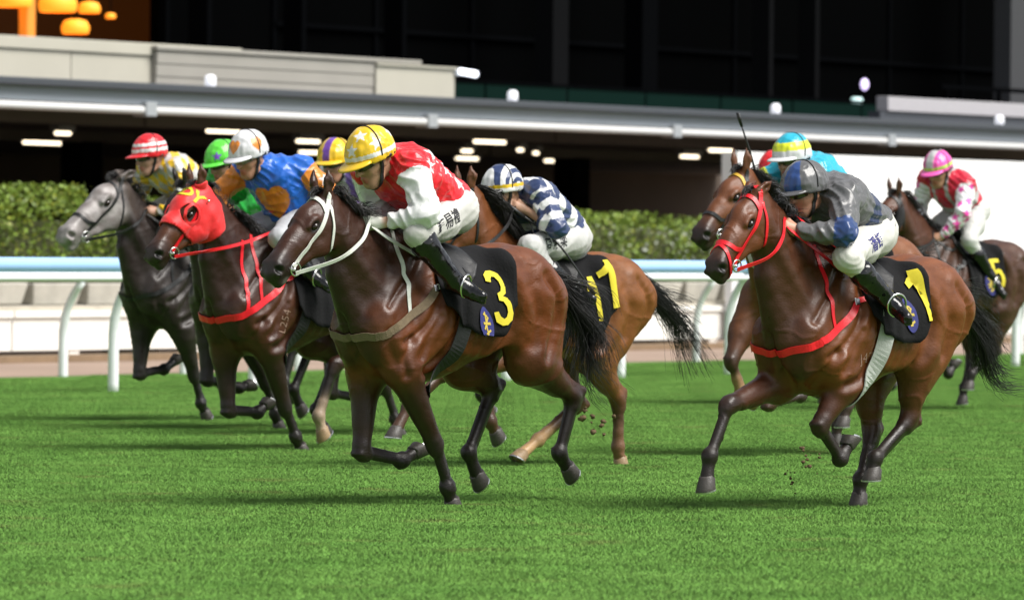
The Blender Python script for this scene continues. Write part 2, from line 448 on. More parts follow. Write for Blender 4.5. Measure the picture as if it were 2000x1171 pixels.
# ---------------------------------------------------------------- the racehorse
YN = (0, 1, 0)
TORSO = np.array([  # x, top, bottom, half width, narrowing towards the top
 (.39, 1.19, 1.04, .05, 0), (.34, 1.31, .92, .11, .1), (.26, 1.43, .84, .165, .2), (.15, 1.54, .79, .208, .42), (0, 1.60, .765, .228, .55), (-.12, 1.575, .77, .245, .5),
 (-.25, 1.535, .79, .262, .36), (-.42, 1.51, .845, .268, .26), (-.60, 1.515, .925, .256, .24), (-.74, 1.54, 1.00, .242, .26), (-.88, 1.55, 1.06, .240, .26), (-1.02, 1.525, 1.08, .238, .24),
 (-1.14, 1.46, 1.08, .210, .2), (-1.24, 1.36, 1.10, .15, .1), (-1.31, 1.26, 1.14, .06, 0)])
_xs = np.linspace(0, 1, len(TORSO)); _d = spline(TORSO[::-1], 160)
def torso_fn(tm_inv):
    X, T, B, W, NW = _d.T
    def fn(x, y, z):
        x, z = tm_inv(x, z); shp = np.broadcast_shapes(x.shape, z.shape); x = np.broadcast_to(x, shp); z = np.broadcast_to(z, shp)
        t = np.interp(x, X, T); b = np.interp(x, X, B); w = np.interp(x, X, W); nw = np.interp(x, X, NW)
        c = (t+b)*.5-.02; hh = np.where(z > c, t-c, c-b); q = np.clip((z-c)/hh, -1.3, 1.3); w = w*(1-nw*np.clip(q, 0, 1.2)**2)
        d = (np.sqrt((y/w)**2+q*q)-1)*np.minimum(w, hh)
        ex = np.maximum(np.maximum(X[0]-x, x-X[-1]), 0)
        return np.where(ex > 0, np.sqrt(np.maximum(d, 0)**2+ex**2), d)
    return fn
def ik(a, b, l1, l2, sx):
    a = np.array(a, float); b = np.array(b, float); v = b-a; d = np.hypot(v[0], v[2]); d = min(d, (l1+l2)*.995); u = v/np.hypot(v[0], v[2])
    p = (l1*l1-l2*l2+d*d)/(2*d); h = math.sqrt(max(l1*l1-p*p, 0)); q = a+u*p+np.array([-u[2], 0, u[0]])*h*sx; q[1] = (a[1]+b[1])/2; return q
def horse_joints(h):
    """completes the pose: torso placement, shoulder, hip, stifle"""
    dz, pit = h.get('dz', -.1), math.radians(h.get('pitch', 0)); c, s = math.cos(pit), math.sin(pit)
    xs = h.get('xs', .86)
    def tm(x, z): x, z = (x if x > 0 else x*xs)+.35, z-1.2; return (x*c-z*s-.35, x*s+z*c+1.2+dz)
    def ti(x, z): x, z = x+.35, z-1.2-dz; a = x*c+z*s-.35; return (np.where(a > 0, a, a/xs), -x*s+z*c+1.2)
    h['tm'], h['ti'] = tm, ti
    def T3(x, y, z): a, b = tm(x, z); return np.array([a, y, b])
    h['T3'] = T3; J = {}
    for k in ('LF', 'RF', 'LH', 'RH'):
        s_ = 1 if k[0] == 'L' else -1; p = [np.array(q, float) for q in h[k]]
        if k[1] == 'F':
            S = T3(.30, s_*.13, 1.10); E = p[0]; S = S+.25*(E-T3(.10, s_*.14, .85)); S[1] = s_*.13
            J[k] = [S]+p
        else:
            Hp = T3(-.96, s_*.15, 1.22); St = p[0]
            if h.get('ik'+k): St = ik(Hp, p[1], .40, .44, -1); St[1] = s_*.16
            J[k] = [Hp, St]+p[1:]
    h['J'] = J; return J
def head_frame(h):
    P = np.array(h['poll'], float); Mz = np.array(h['muz'], float); ax = unit(Mz-P); lat = unit(np.array([0, 1, 0])-ax*ax[1]); up = np.cross(ax, lat)
    k = h.get('hs', np.linalg.norm(Mz-P)/.60)
    return lambda u, v, w: P+ax*(u*k)+up*(v*k)+lat*(w*k), k, ax, up, lat
def segd(P, a, b):
    v = b-a; t = np.clip(((P-a) @ v)/(v @ v+1e-9), 0, 1); return np.linalg.norm(P-a-t[:, None]*v, axis=1)
GROOVES = [  # side view, x z ...; depth, width
 ([(-.08, 1.42), (-.02, 1.25), (.10, 1.08), (.24, 1.0)], .012, .022), ([(-.13, 1.42), (-.17, 1.2), (-.12, 1.0), (-.02, .88), (.08, .84)], .014, .024), ([(.08, 1.47), (.20, 1.33), (.33, 1.2)], .010, .022), ([(.0, 1.14), (.08, 1.02), (.12, .92)], .007, .018),
 ([(.18, 1.02), (.24, .92), (.22, .82)], .009, .02), ([(-.58, 1.36), (-.66, 1.2), (-.64, 1.02), (-.58, .94)], .014, .035), ([(-.98, 1.36), (-1.09, 1.22), (-1.08, 1.06), (-1.0, .90)], .012, .028), ([(-.80, 1.30), (-.88, 1.16), (-.86, 1.0)], .008, .035), ([(-.66, 1.44), (-.84, 1.36), (-.98, 1.30)], .005, .04),
 ([(-.24, 1.34), (-.27, 1.12), (-.22, .94)], .0022, .020), ([(-.32, 1.35), (-.36, 1.12), (-.31, .93)], .0022, .020), ([(-.40, 1.35), (-.45, 1.12), (-.40, .93)], .0022, .020), ([(-.48, 1.34), (-.53, 1.12), (-.49, .95)], .002, .020),
 ([(-.20, .90), (-.40, .88), (-.56, .92)], .006, .022)]
def grooves(h, V, N, F, k, ax, up, lat):
    T3 = h['T3']; S2 = V[:, [0, 2]]; D = np.zeros(len(V)); side = np.clip(np.abs(N[:, 1])*1.6-.15, 0, 1)*(np.abs(V[:, 1]) > .06)
    jit = vnoise(V, 7, 41)*.03
    for pl, dp, w in GROOVES:
        p = np.array([T3(x, 0, z)[[0, 2]] for x, z in pl]); p = spline(p, 14); d = np.min([segd(S2, p[i], p[i+1]) for i in range(13)], 0)+jit
        dp = dp*1.45; D += dp*np.exp(-(d/w)**2)*side-dp*.45*np.exp(-((d-w*2)/w/1.3)**2)*side
    for s in (1, -1):                                                # jugular furrow, throat, breast cleft and arm fold
        a, b = F(.22, -.17, s*.03), T3(.36, s*.10, 1.2); d = segd(V, a, b); m = np.sign(V[:, 1]) == s
        D += .012*np.exp(-(np.minimum(np.abs(segd(V, a+[0, s*.05, .02], b+[0, s*.07, .06])), 9)/.035)**2)*m
        q = spline([T3(.30, s*.19, 1.14), T3(.34, s*.20, 1.0), T3(.28, s*.20, .88)], 8); D += .016*np.exp(-(np.min([segd(V, q[i], q[i+1]) for i in range(7)], 0)/.032)**2)
    c = T3(.4, 0, .98); D += .030*np.exp(-(V[:, 1]/.022)**2)*np.clip((V[:, 0]-T3(.24, 0, 1)[0])/.1, 0, 1)*(np.abs(V[:, 2]-c[2]) < .2)*np.clip((.2-np.abs(V[:, 2]-c[2]))/.08, 0, 1)
    ve = np.zeros(len(V)); q = V+np.stack([vnoise(V, 4, 51), vnoise(V, 4, 52), vnoise(V, 4, 53)], 1)*.25                  # raised veins
    r = np.abs(vnoise(q, 5.5, 54)); ve = np.exp(-(r/.016)**2)*.0045*(vnoise(V, 2.5, 55) > -.05)
    nh = np.linalg.norm(V-F(.28, 0, 0), axis=1) > .33*k
    return V-N*(D*nh)[:, None]+N*ve[:, None]
def horse_body(h, voxel):
    S = SDF(); J = horse_joints(h); T3 = h['T3']; pal = h['pal']; cb, cn, cd, ch, cm = pal['body'], pal['neck'], pal['dark'], pal['head'], pal['muzzle']
    ct = pal.get('chest', cn)
    lo = T3(-.35, -.33, .5); hi = T3(-.35, .33, 1.8)
    S._add(torso_fn(h['ti']), [lo[0]-1.2, -.33, lo[2]], [lo[0]+1.0, .33, hi[2]], .04, cb, 1, 0)
    # neck: crest, middle and throat
    F, k, ax, up, lat = head_frame(h); pol = np.array(h['poll'], float)
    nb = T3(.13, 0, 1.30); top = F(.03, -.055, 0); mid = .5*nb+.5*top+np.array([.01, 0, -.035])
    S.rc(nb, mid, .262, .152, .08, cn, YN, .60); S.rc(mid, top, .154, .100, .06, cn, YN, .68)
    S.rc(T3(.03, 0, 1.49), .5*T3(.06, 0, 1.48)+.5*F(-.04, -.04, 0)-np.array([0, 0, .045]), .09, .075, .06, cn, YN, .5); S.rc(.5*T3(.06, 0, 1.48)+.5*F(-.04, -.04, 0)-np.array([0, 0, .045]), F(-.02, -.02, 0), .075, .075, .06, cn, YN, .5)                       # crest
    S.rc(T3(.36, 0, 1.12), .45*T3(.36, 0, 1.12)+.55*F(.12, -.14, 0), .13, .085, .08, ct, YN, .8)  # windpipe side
    for s in (1, -1):
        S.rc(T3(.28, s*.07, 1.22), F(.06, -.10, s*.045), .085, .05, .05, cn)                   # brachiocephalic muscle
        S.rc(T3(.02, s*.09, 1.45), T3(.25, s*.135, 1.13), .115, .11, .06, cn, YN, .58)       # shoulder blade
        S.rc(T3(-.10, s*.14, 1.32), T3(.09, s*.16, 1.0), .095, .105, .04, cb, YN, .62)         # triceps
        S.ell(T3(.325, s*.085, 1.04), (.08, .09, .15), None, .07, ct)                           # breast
        S.ell(T3(-.86, s*.145, 1.36), (.25, .13, .17), None, .06, cb)                            # gluteal
        S.ell(T3(-.40, s*.20, 1.12), (.38, .07, .19), None, .10, cb)                            # barrel spring
        S.rc(T3(-.66, s*.21, 1.40), T3(-.72, s*.215, 1.33), .06, .05, .12, cb)                # point of hip
    # legs
    for q, jo in J.items():
        s = 1 if q[0] == 'L' else -1; sock = h.get('sock', {}).get(q)
        if q[1] == 'F':
            Sh, E, K, Ft, T = jo; d1 = unit(K-E); back = unit(np.cross([0, 1, 0], d1)); back = back if back[0] < 0 or abs(d1[0]) > .9 else -back
            b1 = -np.array([-d1[2], 0, d1[0]])*1.0; fw = np.array([-d1[2], 0, d1[0]])         # dorsal side of the forearm
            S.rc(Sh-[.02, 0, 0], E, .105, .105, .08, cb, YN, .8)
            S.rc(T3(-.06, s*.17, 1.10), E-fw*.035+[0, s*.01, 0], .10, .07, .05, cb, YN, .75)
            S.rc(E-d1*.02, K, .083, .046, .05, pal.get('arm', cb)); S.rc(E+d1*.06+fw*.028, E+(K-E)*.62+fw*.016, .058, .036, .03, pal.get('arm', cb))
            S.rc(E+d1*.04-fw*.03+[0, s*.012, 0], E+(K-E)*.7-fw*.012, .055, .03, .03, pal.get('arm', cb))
            d2 = unit(Ft-K); f2 = np.array([-d2[2], 0, d2[0]])
            S.rc(K-d1*.035+fw*.006, K+d2*.03+f2*.008, .047, .043, .02, cd); S.ell(K-f2*.030, (.028, .026, .03), None, .02, cd)
            S.rc(K+d2*.02, Ft, .031, .026, .012, cd); S.ell(K+f2*.018+d2*.005, (.030, .046, .034), None, .012, cd); S.ell(K-d2*.03+f2*.012, (.028, .048, .024), None, .012, cd); S.rc(K+d2*.05-f2*.030, Ft-f2*.026, .016, .017, .006, cd); S.ell(Ft+f2*.004, (.040, .044, .040), None, .012, cd)
            pr = .030
        else:
            Hp, St, Hk, Ft, T = jo; d1 = unit(Hk-St); f1 = np.array([-d1[2], 0, d1[0]])
            butt = T3(-1.17, s*.135, 1.24)
            S.rc(Hp+[0, s*.01, .02], St+[0.0, 0, .02], .20, .145, .08, cb, YN, .70)               # thigh
            S.rc(T3(-.80, s*.20, 1.22), St+[.02, s*.015, .05], .10, .085, .08, cb, YN, .8)
            S.rc(butt, St+(Hk-St)*.30-f1*.06, .135, .10, .09, cb, YN, .85); S.rc(St+(Hk-St)*.2-f1*.055, St+(Hk-St)*.62-f1*.03, .10, .05, .06, cb, YN, .7)                     # hamstrings
            S.ell(St+d1*.01+f1*.03, (.07, .07, .08), None, .05, cb)                              # stifle
            gk = pal.get('gaskin', cb)
            S.rc(St, St+(Hk-St)*.62, .115, .070, .05, gk); S.rc(St+(Hk-St)*.5, Hk, .066, .044, .04, gk)
            d2 = unit(Ft-Hk); f2 = np.array([-d2[2], 0, d2[0]]); cal = Hk-f2*.052-d2*.055
            S.rc(St+(Hk-St)*.5-f1*.05, cal, .03, .020, .03, gk)                                   # achilles tendon
            S.rc(cal, Hk-f2*.035+d2*.05, .026, .030, .025, cd); S.rc(Hk-d1*.02, Hk+d2*.05, .050, .044, .025, cd)
            S.rc(Hk+d2*.03, Ft, .037, .029, .014, cd); S.rc(Hk+d2*.06-f2*.036, Ft-f2*.028, .017, .018, .006, cd); S.ell(Ft+f2*.004, (.041, .045, .041), None, .012, cd)
            pr = .032
        cs = sock or cd; d3 = unit(T-Ft); f3 = np.array([-d3[2], 0, d3[0]]); L3 = np.linalg.norm(T-Ft)
        if L3 < .17: T = Ft+d3*.17; jo[-1] = T if not h.get('keep') else jo[-1]
        cor = T-d3*.075-f3*.030
        S.rc(Ft-d2*.012, Ft+d3*.012, .040, .038, .02, cs); S.ell(Ft-f2*.028, (.028, .024, .028), None, .02, cs)
        S.rc(Ft, cor, pr, .040, .02, cs)
        if sock: S.rc(Ft-d2*.10, Ft, .036, .038, .012, sock)
    # head
    def rc(a, b, ra, rb, kk, col, f=1., op=1): S.rc(F(*a), F(*b), ra*k, rb*k, kk, col, lat, f, op)
    rc((.03, -.03, 0), (.16, -.005, 0), .088, .098, .04, ch, .84)
    rc((.14, -.015, 0), (.34, -.022, 0), .100, .080, .04, ch, .80)
    rc((.32, -.022, 0), (.53, -.036, 0), .078, .066, .04, ch, .82)
    rc((.50, -.036, 0), (.575, -.05, 0), .066, .050, .03, cm, .90)
    for s in (1, -1):
        rc((.13, -.105, s*.048), (.19, -.115, s*.046), .105, .092, .03, ch, .42)              # cheek
        rc((.20, -.15, s*.03), (.50, -.095, s*.014), .034, .026, .03, ch, 1)                  # jaw bar
        rc((.165, .036, s*.078), (.235, .028, s*.076), .020, .017, .025, ch, 1)                 # brow
        rc((.20, -.022, s*.076), (.36, -.048, s*.052), .014, .012, .02, ch, 1)                # facial crest
        rc((.54, -.006, s*.040), (.575, -.03, s*.046), .036, .034, .015, cm, 1)               # nostril wing
        rc((.40, .012, s*.022), (.53, .0, s*.030), .022, .02, .03, ch, 1)
        S.ell(F(.205, .004, s*.090), (.031*k, .020*k, .015*k), [ax, up, lat], .010, ch, -1)   # eye socket
        S.ell(F(.566, -.018, s*.082), (.042*k, .021*k, .040*k), [unit(ax*.6+up), unit(up*.6-ax), lat], .008, cm, -1)
        S.ell(F(.13, .058, s*.076), (.026*k, .012*k, .012*k), [ax, up, lat], .03, ch, -1)        # hollow above the eye
        rc((.22, -.075, s*.098), (.40, -.062, s*.085), .016, .010, .03, ch, 1, -1)              # furrow under the facial crest
        er = h.get('ear', (-.62, .78)); e0 = F(-.015, .062, s*.046); e1 = e0+(ax*er[0]+up*er[1])*.07*k+lat*s*.018*k; e2 = e0+(ax*er[0]+up*er[1])*.145*k+lat*s*.010*k
        S.rc(e0, e1, .028*k, .029*k, .02, ch, unit(lat*.5+ax*.3*s), .8); S.rc(e1, e2, .029*k, .007*k, .02, pal.get('ear', cd), unit(lat*.5+ax*.3*s), .7)
        S.ell(e1+(ax*.02+lat*s*.022)*k, (.055*k, .017*k, .022*k), [ax*er[0]+up*er[1], unit(np.cross(ax*er[0]+up*er[1], lat)), lat], .012, cd, -1)
    rc((.54, -.105, 0), (.57, -.108, 0), .038, .034, .02, cm, .95)                            # lower lip
    rc((.47, -.082, .07), (.61, -.088, .05), .008, .010, .006, cm, 1, -1); rc((.47, -.082, -.07), (.61, -.088, -.05), .008, .010, .006, cm, 1, -1)
    V, Q = S.build(voxel, 1)
    N = vnormals(V, Q); V = V+N*(vnoise(V, 8, 3)*.005+vnoise(V, 26, 5)*.003)[:, None]*np.clip((V[:, 2]-.55)/.3, .15, 1)[:, None]
    V = grooves(h, V, N, F, k, ax, up, lat); C = S.colors(V)
    L = np.stack([(V-pol) @ ax, (V-pol) @ up, np.abs((V-pol) @ lat)], 1)/k                        # dark skin of eyelids, nostrils and lips
    de = np.hypot((L[:, 0]-.202)/1.35, L[:, 1]-.002)+np.abs(L[:, 2]-.08)*.3; dn = np.hypot(L[:, 0]-.566, L[:, 1]+.018)+np.abs(L[:, 2]-.07)*.4
    hd_ = (L[:, 0] < .66) & (L[:, 0] > 0) & (np.abs(L[:, 1]) < .2) & (L[:, 2] < .14)
    w = (np.clip((.040-de)/.014, 0, 1)+np.clip((.042-dn)/.014, 0, 1)).clip(0, .9)*hd_
    sp = np.clip((L[:, 0]-.40)/.16, 0, 1)*hd_*.75*(np.linalg.norm(V-F(.5, -.04, 0), axis=1) < .3*k)   # the muzzle darkens towards the lips
    C = C*(1-sp[:, None])+np.array(cm)*sp[:, None]; C = C*(1-w[:, None])+np.array([.006, .005, .005])*w[:, None]
    if 'paint' in h: C = h['paint'](V, C, F, k)
    h['head'] = (F, k, ax, up, lat)
    return V, Q, C
def hoof(name, Ft, T, col, parent):
    d = unit(T-Ft); f = np.array([-d[2], 0, d[0]]); fw = d*math.cos(.9)+f*math.sin(.9); dn = d*math.sin(.9)-f*math.cos(.9); y = np.array([0, 1., 0])
    V, Fc = [], []; n = 18; o = T-fw*.058
    for z, r, b in ((.078, .040, -.012), (.070, .046, -.010), (.03, .053, -.003), (.004, .059, .0), (0, .058, 0)):
        for i in range(n):
            a = i*2*math.pi/n; x = math.cos(a); x = x*1.08 if x > 0 else x*.86
            V.append(o-dn*z*(1.0 if x > 0 else .72)+fw*(r*x+b-.25*z)+y*r*.92*math.sin(a))
    for j in range(4):
        for i in range(n): Fc.append((j*n+i, j*n+(i+1) % n, (j+1)*n+(i+1) % n, (j+1)*n+i))
    Fc += [tuple(range(n-1, -1, -1)), tuple(4*n+i for i in range(n))]
    c = np.array(col)*np.linspace(.85, 1.1, len(V))[:, None]
    ob = mesh(name, V, Fc, M['hoof'], parent, c)
    V, Fc = [], []                                                   # the racing plate
    for z in (-.001, .007):
        for r in (.060, .044):
            for i in range(13):
                a = (i/12-.5)*4.6; x = math.cos(a); V.append(o+dn*z+fw*(r*(x*1.08 if x > 0 else x*.86))+y*r*.92*math.sin(a))
    for i in range(12):
        a, b, c_, d_ = i, 13+i, 26+i, 39+i
        Fc += [(a, a+1, c_+1, c_), (b+1, b, d_, d_+1), (a+1, a, b, b+1), (c_, c_+1, d_+1, d_)]
    mesh('horseshoe', V, Fc, M['shoe'], ob, smooth=False)
def strands(name, guides, n, parent, spread=(.02, .12), r=.0016, seg=12, seed=0, root=None, wav=.02, m=None, lens=(.6, 1.0)):
    """hair: thin tapering three-sided strands blended between guide curves"""
    g = np.random.default_rng(seed); G = [spline(q, seg) for q in guides]; V, Fc = [], []; k = len(G); t = np.linspace(0, 1, seg)
    nc = max(6, n//22); cu, ce, cph = g.random(nc), g.normal(size=(nc, 3)), g.random((nc, 3))*6.28; cw = 3+4*g.random((nc, 3)); cl = lens[0]+(lens[1]-lens[0])*g.random(nc)
    for i in range(n):
        ci = int(g.integers(nc)); u = np.clip(cu[ci]+g.normal()*.05, 0, .999)*(k-1); a = int(min(u, k-2)) if k > 1 else 0; f = u-a
        P = G[a]*(1-f)+G[min(a+1, k-1)]*f
        off = g.normal(size=3)*spread[0]; e = (ce[ci]*.92+g.normal(size=3)*(.20 if g.random() < .85 else 1.0))*spread[1]; L = cl[ci]*g.uniform(.78, 1.06)
        tt = t*L; P = np.stack([np.interp(tt, t, P[:, c]) for c in range(3)], 1)
        ph = cph[ci]+g.normal(size=3)*.25; w = wav*(g.random()*.3+.8)
        P = P+off+e*(t**1.6)[:, None]+w*np.sin(t[:, None]*cw[ci]+ph)*t[:, None]
        D = np.gradient(P, axis=0); D /= np.linalg.norm(D, axis=1)[:, None]+1e-9; A = np.cross(D, g.normal(size=3)); A /= np.linalg.norm(A, axis=1)[:, None]+1e-9; B = np.cross(D, A)
        rr = r*(.7+.8*g.random())*(1-.75*t)[:, None]; b = len(V)*0+i*seg*3
        ring = np.stack([P+A*rr, P-A*.5*rr+B*.87*rr, P-A*.5*rr-B*.87*rr], 1).reshape(-1, 3); V.append(ring)
        j = np.arange(seg-1)[:, None]*3+np.arange(3); j2 = np.arange(seg-1)[:, None]*3+(np.arange(3)+1) % 3
        Fc.append(np.stack([b+j, b+j2, b+j2+3, b+j+3], -1).reshape(-1, 4))
    return tag(mesh(name, np.concatenate(V), np.concatenate(Fc), m or M['hair'], parent), kind='stuff')
# ---------------------------------------------------------------- tack
def conform(P, bvh, t=.004, push_only=False, N=None):
    out, nor = [], []
    for p in P:
        loc, n, i, d = bvh.find_nearest(Vector(p)); loc = np.array(loc); n = np.array(n)
        if push_only:
            s = (p-loc) @ n
            out.append(p if (s > t or d > .06) else p+n*(t-s)); nor.append(n)
        else: out.append(loc+n*t); nor.append(n)
    return np.array(out), np.array(nor)
def ribbon(P, Nn, w, th=.004, closed=False):
    P = np.asarray(P); m = len(P); T = np.gradient(P, axis=0)
    if closed: T = np.roll(P, -1, 0)-np.roll(P, 1, 0)
    T /= np.linalg.norm(T, axis=1)[:, None]+1e-9; B = np.cross(Nn, T); B /= np.linalg.norm(B, axis=1)[:, None]+1e-9; N = np.cross(T, B)
    w = np.broadcast_to(np.asarray(w, float), (m,))[:, None]*.5
    V = np.stack([P-B*w, P-B*w+N*th, P+B*w+N*th, P+B*w], 1).reshape(-1, 3); Fc = []
    for i in range(m if closed else m-1):
        a = i*4; b = ((i+1) % m)*4
        for j in range(4): Fc.append((a+j, a+(j+1) % 4, b+(j+1) % 4, b+j))
    if not closed: Fc += [(0, 3, 2, 1), tuple((m-1)*4+j for j in range(4))]
    return V, Fc
def smoothN(N, k=3, closed=False):
    for _ in range(k):
        N = (np.roll(N, 1, 0)+N+np.roll(N, -1, 0)) if closed else np.vstack([N[:1], (N[:-2]+N[1:-1]+N[2:]), N[-1:]]); N = N/(np.linalg.norm(N, axis=1)[:, None]+1e-9)
    return N
def strap(name, pts, bvh, w, mt, parent, th=.004, n=40, closed=False, t=.003, free=False, taut=0):
    P = spline(list(pts)+([pts[0]] if closed else []), n+(1 if closed else 0)); P = P[:-1] if closed else P
    P, N = conform(P, bvh, t, free); P2 = P.copy()
    for _ in range(2+taut):
        Q = (np.roll(P2, 1, 0)+2*P2+np.roll(P2, -1, 0))/4; P2 = Q if closed else np.vstack([P2[:1], Q[1:-1], P2[-1:]])
    if taut: P2, N = conform(P2, bvh, t, True); N = smoothN(N, 12, closed)
    V, Fc = ribbon(P2, smoothN(N, 4, closed), w, th, closed); return mesh(name, V, Fc, mt, parent, smooth=False)
def ring(name, c, ax, r, rr, mt, parent, n=24):
    ax = unit(ax); a = unit(np.cross(ax, [.3, .2, 1])); b = np.cross(ax, a); t = np.arange(n)*2*np.pi/n
    P = c+r*(np.cos(t)[:, None]*a+np.sin(t)[:, None]*b); V, Fc = [], []; k = 8
    for i in range(n):
        e = unit(P[i]-c)
        for j in range(k): V.append(P[i]+rr*(math.cos(j*2*math.pi/k)*e+math.sin(j*2*math.pi/k)*ax))
    for i in range(n):
        for j in range(k): Fc.append((i*k+j, i*k+(j+1) % k, ((i+1) % n)*k+(j+1) % k, ((i+1) % n)*k+j))
    return mesh(name, V, Fc, mt, parent)
def patch(V, nu, nv):
    return np.array([(i*nv+j, (i+1)*nv+j, (i+1)*nv+j+1, i*nv+j+1) for i in range(nu-1) for j in range(nv-1)], np.int32)
def drape(bvh, T3, x0, x1, Lf, nu=30, nv=46, off=.012, wr=.008, flare=.03, seed=1, lf0=1.0):
    """a cloth laid over the back: cross-section rays, then an even arc length down each side"""
    V = []; g = np.random.default_rng(seed); ph = g.random(6)*6.28
    for i in range(nu):
        u = i/(nu-1); x = x0+(x1-x0)*u; o = T3(x, 0, 1.2); side = {}
        for s in (1, -1):
            pts = []
            for a in np.linspace(math.pi/2, -.75, 90):
                d = np.array([0, s*math.cos(a), math.sin(a)]); hit = bvh.ray_cast(Vector(o+d*.9), Vector(-d), 1.2)
                if hit[0] is not None: pts.append(np.array(hit[0]))
            pts = np.array(pts); pts[:, 1] = np.maximum.accumulate(pts[:, 1]*s)*s
            L = np.r_[0, np.cumsum(np.linalg.norm(np.diff(pts, axis=0), axis=1))]; Ls = Lf(u)
            q = np.linspace(0, 1, nv//2)*min(Ls, L[-1]); side[s] = np.stack([np.interp(q, L, pts[:, c]) for c in range(3)], 1)
        row = np.vstack([side[-1][::-1], side[1][1:]]); m = len(row); v = np.abs(np.linspace(-1, 1, m))
        nrm = row-o; nrm[:, 0] = 0; nrm /= np.linalg.norm(nrm, axis=1)[:, None]
        w = off+wr*(np.sin(9*u+4*v+ph[0])*.5+np.sin(17*u-5*v+ph[1])*.35+.5)*(.3+v)+flare*(v**4)*(.4+.6*u)
        V.append(row+nrm*w[:, None])
    return np.concatenate(V), patch(None, nu, len(V[0])), len(V[0])
def solid(ob, th, off=1):
    m = ob.modifiers.new('thickness', 'SOLIDIFY'); m.thickness = th; m.offset = off; return ob
def shapes_mesh(polys, cell):
    """flat outlines -> finely triangulated sheet (via a curve fill, then cut by a grid)"""
    import bmesh
    cu = bpy.data.curves.new('outline', 'CURVE'); cu.dimensions = '2D'; cu.fill_mode = 'BOTH'
    for p in polys:
        s = cu.splines.new('POLY'); s.points.add(len(p)-1); s.use_cyclic_u = True
        for i, q in enumerate(p): s.points[i].co = (q[0], q[1], 0, 1)
    return cut_grid(cu, cell)
FONTS = {}
def text_mesh(body, size, cell, bold=0.):
    cu = bpy.data.curves.new('writing', 'FONT'); cu.body = body; cu.size = size; cu.align_x = 'CENTER'; cu.align_y = 'CENTER'; cu.offset = bold; cu.resolution_u = 4
    return cut_grid(cu, cell)
def cut_grid(cu, cell):
    import bmesh
    ob = bpy.data.objects.new('outline', cu); COL.objects.link(ob); bpy.context.view_layer.update()
    me = bpy.data.meshes.new_from_object(ob.evaluated_get(bpy.context.evaluated_depsgraph_get())); bpy.data.objects.remove(ob); bpy.data.curves.remove(cu)
    bm = bmesh.new(); bm.from_mesh(me); bpy.data.meshes.remove(me)
    if not bm.verts: bm.free(); return np.zeros((0, 2)), []
    for ax in (0, 1):
        c = [v.co[ax] for v in bm.verts]; x = math.floor(min(c)/cell)*cell
        while x < max(c):
            n = [0, 0, 0]; n[ax] = 1; p = [0, 0, 0]; p[ax] = x+1e-5
            bmesh.ops.bisect_plane(bm, geom=bm.verts[:]+bm.edges[:]+bm.faces[:], plane_co=p, plane_no=n); x += cell
    bm.verts.index_update(); V = np.array([v.co[:2] for v in bm.verts]); Fc = [tuple(v.index for v in f.verts) for f in bm.faces]; bm.free()
    return V, Fc
def decal(name, VF, bvh, c, ex, ey, mt, parent, lift=.003, reach=.25):
    """lays a flat print on a surface: points c+ex*u+ey*v are dropped onto it along the sheet's normal"""
    V, Fc = VF
    if not len(Fc): return None
    c = np.array(c, float); ex = unit(ex); ey = unit(np.array(ey)-ex*(ex @ np.array(ey))); n = np.cross(ex, ey); out = []
    for u, v in V:
        p = c+ex*u+ey*v; h = bvh.ray_cast(Vector(p+n*reach), Vector(-n), reach*2.2)
        if h[0] is None:
            h = bvh.find_nearest(Vector(p)); nn = np.array(h[1])
            if nn @ n < .05: nn = n
        else: nn = np.array(h[1])*np.sign(np.array(h[1]) @ n+1e-9)
        out.append(np.array(h[0])+nn*lift)
    return mesh(name, out, Fc, mt, parent, smooth=True)
DIG = {'3': [(-.5, .62), (-.42, .86), (-.15, 1.0), (.15, 1.0), (.42, .86), (.5, .6), (.5, .35), (.38, .1), (.18, .02), (.4, -.08), (.54, -.32), (.54, -.62), (.42, -.86), (.15, -1.0), (-.15, -1.0), (-.44, -.84), (-.52, -.5), (-.26, -.5), (-.2, -.68), (-.02, -.78), (.14, -.72), (.26, -.56), (.26, -.36), (.14, -.18), (-.12, -.12), (-.12, .14), (.12, .2), (.24, .36), (.24, .56), (.12, .74), (-.04, .76), (-.2, .68), (-.26, .56)],
 '1': [(-.42, .55), (-.3, .62), (-.08, .78), (.02, 1.0), (.26, 1.0), (.26, -1.0), (-.04, -1.0), (-.04, .48), (-.22, .38), (-.42, .30)],
 '5': [(-.40, 1.0), (.46, 1.0), (.46, .74), (-.16, .74), (-.20, .26), (.05, .34), (.32, .24), (.5, -.06), (.52, -.42), (.40, -.8), (.12, -1.0), (-.16, -1.0), (-.44, -.82), (-.52, -.5), (-.26, -.46), (-.18, -.68), (0, -.76), (.16, -.7), (.26, -.5), (.25, -.2), (.1, .04), (-.1, .06), (-.24, -.08), (-.48, -.04)]}
def digit(d, h, w=None):
    w = w or h*.5; return [[(x*w*.5/.5, y*h*.5) for x, y in DIG[d]]]
def ellipse(a, b, n=28): return [[(a*math.cos(i*2*math.pi/n), b*math.sin(i*2*math.pi/n)) for i in range(n)]]
def star(r, k=.42, rot=0): return [[((r if i % 2 == 0 else r*k)*math.sin(rot+i*math.pi/5), (r if i % 2 == 0 else r*k)*math.cos(rot+i*math.pi/5)) for i in range(10)]]
